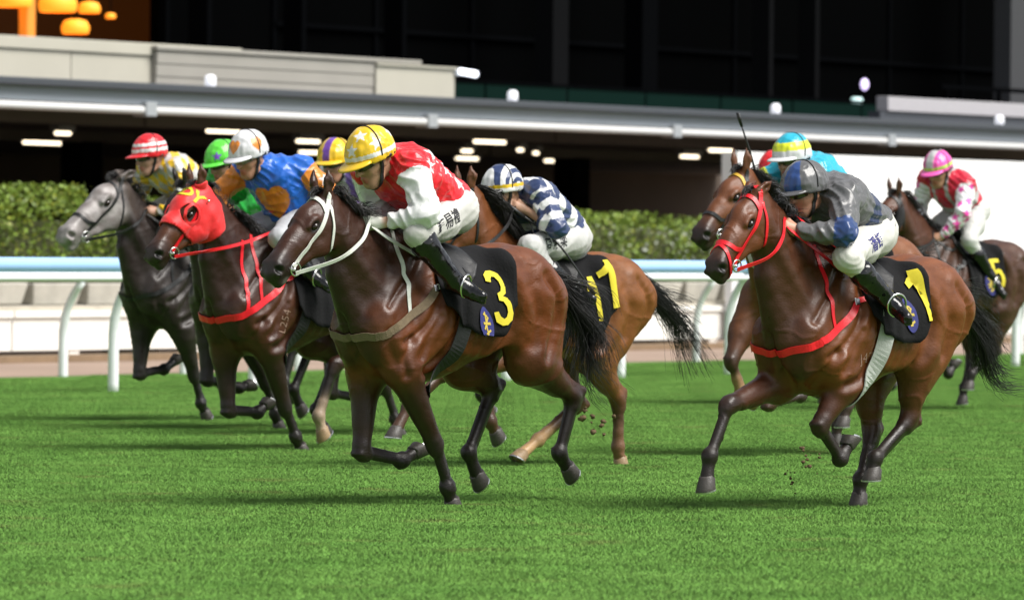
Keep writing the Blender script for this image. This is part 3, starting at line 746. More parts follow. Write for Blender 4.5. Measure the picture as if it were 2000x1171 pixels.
# ---------------------------------------------------------------- the jockey
def hand_prims(S, w, d, up, side, col, k=.012):
    """closed fist: w wrist, d along the forearm, up thumb side, side = outward; four curled fingers and a thumb"""
    d = unit(d); up = unit(np.array(up)-d*(np.array(up) @ d)); c = np.cross(d, up)*side          # c: palm direction (inwards)
    P = lambda a, b, e: w+d*a+up*b+c*e
    S.rc(P(0, 0, 0), P(.065, .0, -.004), .028, .031, .02, col); S.rc(P(.03, .018, 0), P(.075, .022, 0), .022, .018, .015, col); S.rc(P(.03, -.018, 0), P(.072, -.024, 0), .022, .016, .015, col)
    for i, (b, l) in enumerate(((.030, .95), (.011, 1.05), (-.009, 1.0), (-.028, .85))):
        a0, a1, a2, a3 = P(.075, b, -.008), P(.075+.030*l, b*1.02, .010), P(.080+.012*l, b, .038*l+.004), P(.048, b*.95, .036)
        S.rc(a0, a1, .0112, .0100, .006, col); S.rc(a1, a2, .0100, .0092, .004, col); S.rc(a2, a3, .0092, .0082, .004, col)
    S.rc(P(.02, .028, .008), P(.058, .046, .022), .0135, .0115, .010, col); S.rc(P(.058, .046, .022), P(.082, .036, .034), .0112, .0090, .005, col)
def jockey_pose(j, dz):
    D = POSE['C']['j']; base = {}; off = np.array([0, 0, dz+.10])
    hd = np.array(j['head'])-(np.array(D['head'])+off); pl = np.array(j.get('pel', D['pel']))-(np.array(D['pel'])+off)
    low = ('HL', 'KL', 'AL', 'TL', 'pel')
    for k, p in D.items():
        if k == 'ER': continue
        base[k] = np.array(p, float)+off+((pl if k in ('HL', 'pel') else 0*pl) if k in low else (hd*.6 if k in ('ML', 'MR', 'WL') else hd))
    for k, p in j.items():
        if p is not None: base[k] = np.array(p, float)
    for k in ('S', 'E', 'W', 'H', 'K', 'A', 'T'):
        if k+'R' not in base: base[k+'R'] = base[k+'L']*[1, -1, 1]
    if 'WR' not in j:
        m = np.array(base['MR']); base['WR'] = m+np.array([-.075, -.03, .0])
    # keep the limbs at human length
    for s in 'LR':
        S_, E, W = base['S'+s], base['E'+s], base['W'+s]; v = W-S_; d = np.linalg.norm(v)
        l1, l2 = .30, .25
        if d > (l1+l2)*.99: S_ = base['S'+s] = W-v/d*(l1+l2)*.985; v = W-S_; d = np.linalg.norm(v)
        u = v/d; p = (l1*l1-l2*l2+d*d)/(2*d); hh = math.sqrt(max(l1*l1-p*p, 0)); q = E-S_; q = q-u*(q @ u); base['E'+s] = S_+u*p+unit(q)*hh
    return base
def build_jockey(key, cfg, loc, rz, dz):
    j = jockey_pose(cfg['j'], dz); root = thing('person', cfg['label'], 'person', 'jockeys riding in the race', loc, rz)
    q = cfg.get('vox', .007); skin = cfg.get('skin', (.42, .22, .145)); pel, chs, nk, hd = j['pel'], j['chs'], j['nk'], j['head']
    a = unit(chs-pel); lat = np.array([0, 1., 0])
    yaw, pit, roll = [math.radians(v) for v in cfg.get('face', (0, -25, 0))]
    hf = np.array([math.cos(yaw)*math.cos(pit), math.sin(yaw)*math.cos(pit), math.sin(pit)]); hl = unit(np.cross([0, 0, 1], hf)); hu = np.cross(hf, hl)
    hl, hu = hl*math.cos(roll)+hu*math.sin(roll), hu*math.cos(roll)-hl*math.sin(roll)
    hz = cfg.get('hz', 1.07); Hd = lambda f, l, u: hd+(hf*f+hl*l+hu*u)*hz
    # --- one continuous body
    S = SDF(); sk = skin; dkm = tuple(c*.55 for c in skin)
    A3 = [hf, hl, hu]
    S.ell(Hd(-.012, 0, .045), (.098, .078, .098), A3, .03, sk); S.ell(Hd(.030, 0, -.038), (.068, .062, .088), A3, .03, sk)
    S.rc(Hd(.048, -.016, -.100), Hd(.048, .016, -.100), .030, .030, .03, sk); S.rc(Hd(.090, 0, .010), Hd(.116, 0, -.036), .010, .016, .010, sk)
    S.rc(Hd(.082, -.032, .020), Hd(.082, .032, .020), .013, .013, .012, sk)
    lip = tuple(c*m for c, m in zip(skin, (.85, .55, .55)))
    S.ell(Hd(.090, 0, -.068), (.015, .026, .009), A3, .006, lip); S.ell(Hd(.086, 0, -.084), (.014, .023, .010), A3, .006, lip); S.rc(Hd(.060, -.012, -.112), Hd(.060, .012, -.112), .026, .026, .02, sk)
    S.rc(Hd(.112, -.024, -.076), Hd(.112, .024, -.076), .008, .008, .004, lip, op=-1)
    for s in (1, -1):
        S.rc(Hd(.055, s*.040, -.035), Hd(.02, s*.055, -.02), .028, .03, .02, sk); S.rc(Hd(.103, s*.012, -.034), Hd(.098, s*.014, -.038), .0095, .008, .006, sk)
        S.rc(Hd(.02, s*.045, -.085), Hd(.048, s*.02, -.105), .028, .026, .02, sk)
        S.ell(Hd(-.008, s*.078, -.012), (.022, .012, .033), A3, .008, sk); S.ell(Hd(.080, s*.033, .0), (.014, .017, .012), A3, .008, sk, -1)
        S.ell(Hd(.068, s*.033, .0), (.0125, .0125, .0125), A3, .002, (.5, .47, .43))
    S.rc(Hd(-.030, 0, -.06), nk-[0.02, 0, .02], .056, .062, .03, sk)
    S.rc(pel, chs, .105, .115, .05, sk, lat, 1.2); S.rc(chs, nk, .10, .06, .05, sk, lat, 1.2)
    gl = cfg.get('glove', sk)
    for s, sg in (('L', 1), ('R', -1)):
        S.rc(j['S'+s], j['E'+s], .055, .042, .03, sk); S.rc(j['E'+s], j['W'+s], .041, .028, .02, sk); S.rc(chs+[0, sg*.05, .02], j['S'+s], .075, .06, .04, sk)
        fd = unit(j['W'+s]-j['E'+s]); dd = unit(np.array(j['M'+s])-j['W'+s]); hand_prims(S, j['W'+s]+fd*.012, dd*.7+fd*.5, cfg.get('thumb', (0.15, 0, 1)), sg, gl)
        S.rc(pel+[0, sg*.04, -.01], j['H'+s], .10, .09, .05, sk); S.rc(j['H'+s], j['K'+s], .085, .055, .03, sk); S.rc(j['K'+s], j['A'+s], .052, .036, .03, sk)
    V, Q = S.build(q*1.22, 1); C = S.colors(V, .004)
    # stubble / brows: short darker marks, part of the face
    mesh('body', V, Q, M['skin'], root, C); bodyb = bvh_of(V, Q)
    # --- jacket
    S = SDF(); cu = cfg['cuff'] if 'cuff' in cfg else .04
    S.rc(pel+a*.04-[0, 0, .012], chs-[0, 0, .012], .160, .166, .05, grp=0); S.rc(chs, nk-a*.02, .145, .09, .05, grp=0, n=lat, f=1.15)
    for s, sg in (('L', 1), ('R', -1)):
        S.rc(pel+a*.04+[0, sg*.065, -.015], chs+[0, sg*.09, -.01], .130, .134, .05, grp=0); S.rc(chs+[0, sg*.06, .02], j['S'+s], .10, .088, .05, grp=0)
        e = j['E'+s]; w = j['W'+s]; fd = unit(w-e); end = w-fd*cfg.get('sleeve', .015)
        S.rc(j['S'+s], e, .090, .068, .03, grp=1); S.rc(e, end, .068, .047, .025, grp=1); S.ell(e+fd*.09+[0, 0, -.005], (.064, .064, .058), None, .03, grp=1)
        S.rc(end-fd*.02, end, .040, .036, .008, grp=1)
    S.rc(nk-[.02, 0, .01], nk+unit(hd-nk)*.015, .072, .066, .015, grp=2)
    V, Q = S.build(cfg.get('jv', q*1.15), 2); N = vnormals(V, Q); G = S.groups(V)
    # cloth folds: ridged waves that wander with a noise field
    wq = V+np.stack([vnoise(V, 6, 1), vnoise(V, 6, 2), vnoise(V, 6, 4)], 1)*.16
    r1 = 1-np.abs(np.sin(wq @ np.array([34, 9, 26.])))*2; r2 = 1-np.abs(np.sin(wq @ np.array([-12, 30, 44.])))*2; sel = np.clip(vnoise(V, 5, 9)*3+.5, 0, 1)
    V = V+N*((r1*sel+r2*(1-sel))*.0062+vnoise(V, 14, 6)*.014+(.5-np.abs(vnoise(V+vnoise(V, 9, 61)[:, None]*.08, 26, 7))*2)*.007)[:, None]
    ctx = dict(V=V, N=N, g0=G[0], g1=G[1], g2=G[2], j=j, pel=pel, chs=chs, nk=nk, a=a, lat=lat, up=unit(np.cross(a, lat)), sl=G[1] < G[0]-.006, cl=G[2] < np.minimum(G[0], G[1])-.012)
    jk = mesh('jacket', V, Q, M['satin'], root, cfg['silk'](ctx))
    # --- breeches
    S = SDF(); bc = cfg.get('breech', (.50, .50, .485))
    S.rc(pel-a*.02, pel+a*.06, .150, .128, .05, bc, lat, 1.08)
    for s, sg in (('L', 1), ('R', -1)):
        H_, K_, A_ = j['H'+s], j['K'+s], j['A'+s]
        S.rc(pel+[-.01, sg*.05, -.02], H_, .125, .115, .06, bc); S.rc(H_, K_, .108, .073, .05, bc); S.ell(H_+(K_-H_)*.45+[-.0, 0, -.02], (.11, .083, .092), None, .06, bc)
        S.rc(K_, K_+(A_-K_)*.5, .068, .050, .03, bc)
    V, Q = S.build(q*1.4, 2); N = vnormals(V, Q)
    wq = V+np.stack([vnoise(V, 5, 11), vnoise(V, 5, 12), vnoise(V, 5, 14)], 1)*.2
    V = V+N*((1-np.abs(np.sin(wq @ np.array([22, 16, 50.])))*2)*.0017+vnoise(V, 12, 16)*.008+(.5-np.abs(vnoise(V+vnoise(V, 8, 62)[:, None]*.1, 22, 17))*2)*.004)[:, None]
    br = mesh('breeches', V, Q, M['breech'], root, np.tile(bc, (len(V), 1)))
    if 'name' in cfg:
        b = bvh_of(V, Q); H_, K_ = j['HL'], j['KL']; ex = unit(H_-K_); n0 = np.array([.25, .9, .25]); ey = np.cross(unit(n0-ex*(n0 @ ex)), ex)
        decal('name_print', text_mesh(cfg['name'], cfg.get('nsize', .085), .012, .0012), b, H_*cfg.get('npos', .62)+K_*(1-cfg.get('npos', .62))+np.array([0, .10, .01]), ex, ey, M[cfg.get('ink', 'ink')], br, .002)
    # --- boots
    for s, sg in (('L', 1), ('R', -1)):
        S = SDF(); K_, A_, T_ = j['K'+s], j['A'+s], j['T'+s]; top = K_+(A_-K_)*cfg.get('boottop', .38); sh = unit(A_-K_); ft = unit(T_-A_); dn = unit(np.array([0, 0, -1.])-ft*(-ft[2]))
        bt = .076-.045*max(0, cfg.get('boottop', .38)-.25); S.rc(top, A_+sh*.0, bt, .047, .02); S.rc(top-sh*.004, top+sh*.012, bt+.004, bt+.003, .006); A2 = A_+sh*.045
        S.rc(A_, A2-ft*.03, .045, .040, .03); S.rc(A2-ft*.035, A2+ft*.03, .040, .044, .02); S.rc(A2+ft*.03-[0, 0, .0], A2+ft*.15-[0, 0, .008], .043, .032, .03)
        S.rc(A2-ft*.05-[0, 0, .034], A2+ft*.16-[0, 0, .034], .018, .017, .008, n=np.cross(ft, [0, 0, 1.]), f=1.9)
        V, Q = S.build(.0092, 1); N = vnormals(V, Q); V = V+N*(vnoise(V, 24, 21)*.009+vnoise(V, 60, 22)*.003)[:, None]
        mesh('boot', V, Q, M['boot'], root)
        iron = A2+ft*.05; side = unit(np.cross(ft, [0, 0, 1.]))
        cfg.setdefault('_irons', []).append((iron, side, K_))
    # --- cap over the helmet
    S = SDF(); kk = cfg.get('capk', 1.0)*hz
    S.ell(Hd(-.008, 0, .052), (.134*kk, .112*kk, .126*kk), A3, .02); S.rc(Hd(-.03, 0, .035), Hd(.03, 0, .035), .112, .110, .03)
    S.rc(Hd(-.18, 0, -.088), Hd(.03, 0, -.075), .085*hz, .090*hz, .008, n=hl, f=2.2, op=-1); S.rc(Hd(.03, 0, -.075), Hd(.25, 0, -.052), .09*hz, .090*hz, .008, n=hl, f=2.2, op=-1)
    V, Q = S.build(cfg.get('cv', .0075), 1); N = vnormals(V, Q)
    L = np.stack([(V-hd) @ hf, (V-hd) @ hl, (V-hd) @ hu], 1)/hz; az = np.arctan2(L[:, 1], L[:, 0]+.01)
    V = V+N*(vnoise(L, 30, 31)*.006+(.5-np.abs(vnoise(L+vnoise(L, 12, 63)[:, None]*.05, 24, 35))*2)*.005+np.sin(az*13+vnoise(L, 10, 33)*8)*.0016*np.clip((.17-L[:, 2])*9, 0, 1))[:, None]
    cap = mesh('cap', V, Q, M['satin'], root, cfg['cap'](L, az)); capb = bvh_of(V, Q)
    pk, ph = [], []; n = 22                                          # peak
    for r, dz_ in ((.100, .004), (.135, .0), (.168, -.010), (.180, -.016)):
        for i in range(n):
            t = (i/(n-1)-.5)*2*.92; rr = r if r < .101 else .1+(r-.1)*max(math.cos(t*1.5), .0)**.7
            pk.append(Hd(-.006+rr*1.16*math.cos(t), rr*1.02*math.sin(t), .036+dz_-.006*math.cos(t)))
    Fp = [(i*n+j_, (i+1)*n+j_, (i+1)*n+j_+1, i*n+j_+1) for i in range(3) for j_ in range(n-1)]
    pc = cfg.get('peak', (.5, .5, .5)); solid(mesh('peak', pk, Fp, M['satin'], cap, np.tile(pc, (len(pk), 1))), .006, 0)
    # --- goggles, strap, chin strap
    g = mesh('goggles', *lens_shape(Hd), M[cfg.get('lens', 'lens')], root)
    P = [Hd(.074, .06, .012), Hd(.03, .092, .012), Hd(-.04, .105, .012), Hd(-.11, .07, .02), Hd(-.125, 0, .025)]; P += [p-2*hl*((p-hd) @ hl) for p in P[-2::-1]]
    P = spline(P, 30); nn = np.array([unit(p-Hd(-.01, 0, .012)) for p in P]); V2, F2 = ribbon(P+nn*.004, nn, .020, .003); mesh('strap', V2, F2, M['rubber'], g)
    P = [Hd(.01, .093, .02), Hd(.016, .078, -.045), Hd(.034, .052, -.105), Hd(.045, 0, -.134)]; P += [p-2*hl*((p-hd) @ hl) for p in P[-2::-1]]
    P = spline(P, 30); P, nn = conform(P, bodyb, .004, True); V2, F2 = ribbon(P, smoothN(nn, 3), .022, .004); mesh('chin_strap', V2, F2, M['rubber'], root)
    P = [Hd(.012, .118, .03), Hd(.0, .12, .09), Hd(-.012, .08, .15), Hd(-.02, 0, .19)]; P += [p-2*hl*((p-hd) @ hl) for p in P[-2::-1]]
    P, nn = conform(spline(P, 40), capb, .001); V2, F2 = ribbon(P, smoothN(nn, 3), .006, .003); mesh('cap_elastic', V2, F2, M['rubber'], cap)
    if cfg.get('extra'): cfg['extra'](root, jk, cap, capb, Hd, j)
    return root, j
def lens_shape(Hd):
    V, Fc = [], []; nu, nv = 25, 8
    for k in (0, 1):
        for i in range(nu):
            l = (i/(nu-1)-.5)*2; al = abs(l)
            for q in range(nv):
                v = (q/(nv-1)-.5)*2; hh = .028*(1-.35*max(0, al-.6)/.4)*(1-.38*math.exp(-(l/.13)**2)*(1 if v < 0 else .5))
                V.append(Hd(.104-.054*al**2.2+(.014 if k == 0 else -.006)*(1-.35*v*v), l*.071, .006+v*hh))
    m = nu*nv
    for k in (0, 1):
        for i in range(nu-1):
            for q in range(nv-1):
                f = (k*m+i*nv+q, k*m+(i+1)*nv+q, k*m+(i+1)*nv+q+1, k*m+i*nv+q+1); Fc.append(f if k == 0 else f[::-1])
    for i in range(nu-1):
        for q in (0, nv-1): Fc.append((i*nv+q, (i+1)*nv+q, m+(i+1)*nv+q, m+i*nv+q))
    for q in range(nv-1):
        for i in (0, nu-1): Fc.append((i*nv+q, i*nv+q+1, m+i*nv+q+1, m+i*nv+q))
    return np.array(V), Fc
# --- patterns of the silks: prints in the cloth, as functions of the place on the garment
def put(C, m, c): C[m] = c; return C
def instar(V, N, c, n, r, up=(0, 0, 1), k=.45):
    n = unit(n); ex = unit(np.cross(up, n)); ey = np.cross(n, ex); d = V-np.array(c); x = d @ ex; y = d @ ey; t = np.arctan2(x, y); rr = np.hypot(x, y)
    s = math.pi/5; tt = np.abs((t+s) % (2*s)-s); A = np.array([r, 0.]); B = np.array([r*k*math.cos(s), r*k*math.sin(s)])
    e = B-A; px = rr*np.cos(tt); py = rr*np.sin(tt); return ((e[0]*(py-A[1])-e[1]*(px-A[0])) > 0) & (N @ n > -.1) & (np.abs(d @ n) < .15) & (rr < r)
def inheart(V, c, n, r, up):
    n = unit(n); ex = unit(np.cross(up, n)); ey = np.cross(n, ex); d = V-np.array(c); x = d @ ex/r; y = d @ ey/r+.12
    return (((x*x+(y-.62*np.sqrt(np.abs(x)))**2) < .95) & (np.abs(d @ n) < .2))
def armpar(c, s):
    """position along the sleeve: 0 shoulder .. 1 elbow .. 2 wrist"""
    V, j = c['V'], c['j']; out = []
    a, b, w = j['S'+s], j['E'+s], j['W'+s]
    def pj(p, q): v = q-p; t = np.clip(((V-p) @ v)/(v @ v), 0, 1); return t, np.linalg.norm(V-p-t[:, None]*v, axis=1)
    t1, d1 = pj(a, b); t2, d2 = pj(b, w); return np.where(d1 < d2, t1, 1+t2)
def sleeve_s(c): return np.where(c['V'][:, 1] > 0, armpar(c, 'L'), armpar(c, 'R'))
# ---------------------------------------------------------------- the setting, in the rail's own frame: s along the rail, t behind it
RO = (-3.81, 50.71, 0); RZ = math.atan2(.8225, .5687)
def at_rail(o): o.location = RO; o.rotation_euler = (0, 0, RZ); return o
def rthing(name, label, cat, group=None, s=0, t=0, z=0, kind=None):
    c, k = math.cos(RZ), math.sin(RZ); o = thing(name, label, cat, group, (RO[0]+s*c-t*k, RO[1]+s*k+t*c, z), RZ, kind); o['st'] = (s, t, z); return o
def inbox(mb, root, a, b): s, t, z = root['st']; return mb.box((a[0]-s, a[1]-t, a[2]-z), (b[0]-s, b[1]-t, b[2]-z))
def part(root, name, mt, a, b, parent=None, bevel=0): m = MB(); inbox(m, root, a, b); return m.build(name, mt, parent or root, bevel=bevel)
MS = {
 'turf': None,
 'dirt': mat('dirt_track', (.30, .215, .165), .95, var=.18, vscale=.6, bump=.3, bscale=6),
 'rail_blue': mat('blue_rail_plastic', (.33, .53, .86), .4, spec=.5, var=.04, vscale=3),
 'rail_white': mat('white_rail_plastic', (.80, .81, .84), .4, var=.05, vscale=3),
 'board': mat('white_board_paint', (.80, .79, .74), .6, var=.08, vscale=1.6, bump=.1, bscale=30),
 'board_low': mat('stained_board_foot', (.42, .38, .31), .8, var=.2, vscale=3),
 'concrete': mat('pale_concrete', (.44, .42, .37), .9, var=.22, vscale=2.5, bump=.4, bscale=18),
 'soil': mat('dark_soil', (.03, .024, .018), 1), 'kerb': mat('brown_kerb', (.22, .15, .09), .9, var=.2, vscale=4),
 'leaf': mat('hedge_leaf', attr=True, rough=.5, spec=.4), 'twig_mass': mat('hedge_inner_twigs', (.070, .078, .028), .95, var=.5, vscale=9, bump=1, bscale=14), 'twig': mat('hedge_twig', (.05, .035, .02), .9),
 'fascia': mat('grey_metal_fascia', (.27, .30, .345), .5, var=.05, vscale=.7), 'gutter': mat('dark_gutter', (.050, .056, .068), .5),
 'pipe': mat('white_canopy_pipe', (.62, .62, .62), .4), 'bracket': mat('pale_bracket', (.33, .35, .37), .5),
 'soffit': mat('dark_soffit', (.10, .09, .078), .8, var=.2, vscale=.5), 'dark': mat('dark_wall', (.006, .0055, .005), .95, spec=0), 'brown': mat('dark_brown_wall', (.085, .064, .05), .9, var=.3, vscale=.3),
 'col': mat('dark_column', (.0062, .0064, .007), .9, spec=.0), 'col2': mat('grey_column', (.035, .036, .040), .8),
 'glass': mat('black_window_glass', (.0013, .0014, .0015), .9, spec=.0), 'mull': mat('dark_mullion', (.0022, .0024, .0028), .9, spec=.0),
 'green': mat('green_glass_balustrade', (.003, .013, .010), .6, spec=.02), 'cream': mat('cream_wall_panel', (.43, .41, .345), .7, var=.06, vscale=.8), 'beige': mat('beige_wall_panel', (.30, .285, .255), .7, var=.08, vscale=.8),
 'whitewall': mat('white_hoarding_paint', (.82, .83, .84), .6, var=.05, vscale=.7, bump=.12, bscale=5), 'lilac': mat('pale_lilac_parapet', (.40, .385, .41), .7, var=.06),
 'tube': mat('lit_tube', (1, .9, .75), .5, emit=(1, .84, .60), estr=2.6), 'bol': mat('lit_bollard_globe', (.8, .8, .85), .4, emit=(.9, .92, 1), estr=.55),
 'flood': mat('lit_lamp_lens', (.9, .9, 1), .4, emit=(.85, .9, 1), estr=2.4), 'violet': mat('violet_lamp_lens', (.7, .6, .9), .4, emit=(.72, .58, 1), estr=1.3), 'teal': mat('teal_lamp_lens', (.5, .7, .7), .4, emit=(.55, .8, .78), estr=.8),
 'amber': mat('amber_lamp_shade', (.9, .35, .03), .6, emit=(1, .27, .015), estr=1.15), 'amber_wall': mat('glowing_amber_drape', (.5, .2, .03), .7, emit=(1, .25, .012), estr=.55), 'amber_in': mat('glowing_room_wall', (.05, .02, .008), .8, emit=(1, .25, .02), estr=.02),  # drape and room wall glow: lamplight falling on them put in as emission
}
def turf_mat(blades=False):
    m = mat('turf', (.06, .16, .03), .85, spec=.15); t = m.node_tree; N = t.nodes; L = t.links; p = N['Principled BSDF']
    tc = N.new('ShaderNodeNewGeometry'); mp = N.new('ShaderNodeMapping'); mp.inputs['Rotation'].default_value = (0, 0, -RZ); mp.inputs['Scale'].default_value = (.7, 1, 1); L.new(tc.outputs['Position'], mp.inputs['Vector'])
    n1 = N.new('ShaderNodeTexNoise'); n1.inputs['Scale'].default_value = 1.6; n1.inputs['Detail'].default_value = 8; n1.inputs['Roughness'].default_value = .7; L.new(mp.outputs['Vector'], n1.inputs['Vector'])
    n2 = N.new('ShaderNodeTexNoise'); n2.inputs['Scale'].default_value = 26; n2.inputs['Detail'].default_value = 4; L.new(tc.outputs['Position'], n2.inputs['Vector'])
    r1 = N.new('ShaderNodeValToRGB'); e = r1.color_ramp.elements; e[0].position = .36; e[0].color = (.102, .240, .040, 1); e[1].position = .68; e[1].color = (.172, .350, .068, 1); L.new(n1.outputs['Fac'], r1.inputs['Fac'])
    r2 = N.new('ShaderNodeMapRange'); r2.inputs['From Min'].default_value = .3; r2.inputs['From Max'].default_value = .7; r2.inputs['To Min'].default_value = .90; r2.inputs['To Max'].default_value = 1.10; L.new(n2.outputs['Fac'], r2.inputs['Value'])
    x = N.new('ShaderNodeMix'); x.data_type = 'RGBA'; x.blend_type = 'MULTIPLY'; x.inputs['Factor'].default_value = 1; L.new(r1.outputs['Color'], x.inputs[6]); L.new(r2.outputs['Result'], x.inputs[7])
    n3 = N.new('ShaderNodeTexNoise'); n3.inputs['Scale'].default_value = 1.7; n3.inputs['Detail'].default_value = 5; L.new(tc.outputs['Position'], n3.inputs['Vector'])      # worn patches with soil showing
    r3 = N.new('ShaderNodeMapRange'); r3.inputs['From Min'].default_value = .60; r3.inputs['From Max'].default_value = .72; L.new(n3.outputs['Fac'], r3.inputs['Value']); r3.inputs['To Max'].default_value = .42
    y = N.new('ShaderNodeMix'); y.data_type = 'RGBA'; L.new(r3.outputs['Result'], y.inputs['Factor']); L.new(x.outputs[2], y.inputs[6]); y.inputs[7].default_value = (.21, .17, .065, 1)
    gq = N.new('ShaderNodeMix'); gq.data_type = 'RGBA'; gq.blend_type = 'MULTIPLY'; gq.inputs['Factor'].default_value = 1; q = 1.06 if blades else .66; gq.inputs[7].default_value = (q, q, q, 1); L.new(y.outputs[2], gq.inputs[6]); L.new(gq.outputs[2], p.inputs['Base Color'])  # bare sheet darkened: shade among the blades put into its colour
    b = N.new('ShaderNodeBump'); b.inputs['Strength'].default_value = .7; b.inputs['Distance'].default_value = .03; L.new(n2.outputs['Fac'], b.inputs['Height']); L.new(b.outputs['Normal'], p.inputs['Normal'])
    if blades:
        gn = N.new('ShaderNodeNewGeometry'); mx = N.new('ShaderNodeMix'); mx.data_type = 'VECTOR'; mx.inputs['Factor'].default_value = .88; L.new(gn.outputs['Normal'], mx.inputs[4]); mx.inputs[5].default_value = (0, 0, 1); nm = N.new('ShaderNodeVectorMath'); nm.operation = 'NORMALIZE'; L.new(mx.outputs[1], nm.inputs[0]); L.new(nm.outputs[0], p.inputs['Normal'])
    return m
MS['turf'] = turf_mat(); MS['blades'] = turf_mat(True)
def build_setting():
    g = MB()                                                         # earth sheet to the horizon, turf sheet on it
    n = 24; xs = np.linspace(-700, 700, n)
    g.add([(x, y, -.012) for y in np.linspace(-300, 1100, n) for x in xs], [(j*n+i, j*n+i+1, (j+1)*n+i+1, (j+1)*n+i) for j in range(n-1) for i in range(n-1)])
    tag(g.build('ground', MS['dirt']), kind='structure')
    V = []; F_ = []; S_ = np.linspace(-90, 140, 116)                 # turf: its far edge wanders
    for i, s in enumerate(S_): V += [(s, -95, 0), (s, -30, 0), (s, 3.0, 0), (s, 4.15+.10*math.sin(s*1.3)+.07*math.sin(s*3.1+1), 0), (s, 4.25+.10*math.sin(s*1.3)+.07*math.sin(s*3.1+1), -.03)]
    for i in range(len(S_)-1): F_ += [(i*5+k, (i+1)*5+k, (i+1)*5+k+1, i*5+k+1) for k in range(4)]
    tag(at_rail(mesh('turf', V, F_, MS['turf'])), kind='structure')
    d = MB().box((-90, 8.6, -.01), (140, 9.0, .07)); tag(at_rail(d.build('kerb', MS['kerb'])), kind='structure')
    # running rails
    S0, S1 = -11.0, 46.0
    r = rthing('running_rail', 'blue topped running rail on white curved posts along the turf edge', 'rail', s=0, t=0)
    MB().tube([(s, -.25, 1.215) for s in np.linspace(S0, S1, 60)], .072, 14).build('rail_tube', MS['rail_blue'], r, True)
    MB().tube([(s, -.25, 1.215-.118) for s in np.linspace(S0, S1, 60)], .034, 10).build('lower_tube', MS['rail_white'], r, True)
    post = [(0, 0, -.02), (0, 0, .45), (.0, -.005, .62), (.0, -.04, .8), (.0, -.11, .95), (.0, -.19, 1.06), (.0, -.25, 1.13)]
    def posts(root, name, mt, pr, ss):
        m0 = None
        for s in ss:
            if m0 is None: o = MB().tube(spline(pr, 14), [.052]*5+[.05]*4+[.042]*5, 12).build(name, mt, root, True); m0 = o.data
            else: o = link(bpy.data.objects.new(name, m0), root)
            o.location = (s, 0, 0)
    posts(r, 'post', MS['rail_white'], post, [-11.0+2.2*k for k in range(27)])
    r2 = rthing('inner_rail', 'white inner rail on curved posts behind the blue topped rail', 'rail', s=0, t=4.05)
    MB().tube([(s, -.25, 1.065) for s in np.linspace(S0, S1, 60)], .055, 12).build('rail_tube', MS['rail_white'], r2, True)
    posts(r2, 'post', MS['rail_white'], [(x, y, z-.12) if z > .6 else (x, y, z-.05) for x, y, z in post], [-10.4+2.08*k for k in range(28)])
    # white barrier boards
    b = rthing('barrier_wall', 'low white barrier wall of boards beyond the dirt strip', 'barrier', s=0, t=9.7)
    P0 = None
    for k in range(22):
        s = -12+2.45*k
        if P0 is None:
            o = part(b, 'panel', MS['board'], (0, 9.70, .10), (2.42, 9.76, .50), bevel=.006); P0 = o.data
            q = part(b, 'cap_strip', MS['board'], (0, 9.66, .505), (2.42, 9.80, .585), bevel=.008); Q0 = q.data
            f = part(b, 'foot', MS['board'], (1.1, 9.72, -.01), (1.3, 9.84, .10)); F0 = f.data
        else: o, q, f = (link(bpy.data.objects.new(nm, d_), b) for nm, d_ in (('panel', P0), ('cap_strip', Q0), ('foot', F0)))
        for e in (o, q, f): e.location = (s, 0, 0)
    part(b, 'back_beam', MS['board_low'], (-12, 9.80, .52), (42, 9.95, .64))
    # concrete planters carrying the hedge
    V0 = None; rg = random.Random(4)
    for k in range(37):
        s = -9.9+1.06*k; L_ = 'pale concrete planter in the row under the hedge'
        if V0 is None:
            pm = MB(); w = .49; V = [(-w*.86, -.28, 0), (w*.86, -.28, 0), (w*.86, .28, 0), (-w*.86, .28, 0), (-w, -.34, .27), (w, -.34, .27), (w, .34, .27), (-w, .34, .27)]
            pm.add(V, [(0, 3, 2, 1), (4, 5, 6, 7), (0, 1, 5, 4), (1, 2, 6, 5), (2, 3, 7, 6), (3, 0, 4, 7)])
            pr = rthing('planter', L_, 'planter', 'planters in a row under the hedge', s, 10.35, .65); bo = pm.build('box', MS['concrete'], pr, bevel=.02)
            so = MB().box((-w*.9, -.28, .275), (w*.9, .28, .30)).build('soil', MS['soil'], pr); V0 = (bo.data, so.data, bo)
        else:
            pr = rthing('planter', L_, 'planter', 'planters in a row under the hedge', s, 10.35, .65)
            bo = link(bpy.data.objects.new('box', V0[0]), pr); link(bpy.data.objects.new('soil', V0[1]), pr)
            m = bo.modifiers.new('bevel', 'BEVEL'); m.width = .02; m.segments = 2; m.limit_method = 'ANGLE'
        pr.rotation_euler.z += rg.uniform(-.03, .03); pr.location.z += rg.uniform(-.01, .01)
    pl = rthing('bench_ledge', 'long low ledge carrying the row of concrete planters', 'ledge', s=0, t=10.3)
    part(pl, 'slab', MS['concrete'], (-12, 10.0, .58), (29, 10.8, .645)); 
    for k in range(10): part(pl, 'leg', MS['board_low'], (-11+4*k, 10.1, -.01), (-10.6+4*k, 10.7, .58))
    # hedge
    g_ = np.random.default_rng(5); n = 50000; s = g_.uniform(-12, 28.9, n); top = 1.93+.10*np.sin(s*1.1)+.07*np.sin(s*2.7+1)+.12*(s < 12.9)-.05*(s > 20)
    u = g_.random(n); front = g_.random(n) < .74; t = np.where(front, 10.75+.22*g_.normal(size=n)*.5+.12*np.sin(s*4), 10.75+g_.random(n)*1.3); z = np.where(front, .93+(top-.93)*u**.95, top-np.abs(g_.normal(size=n))*.09)
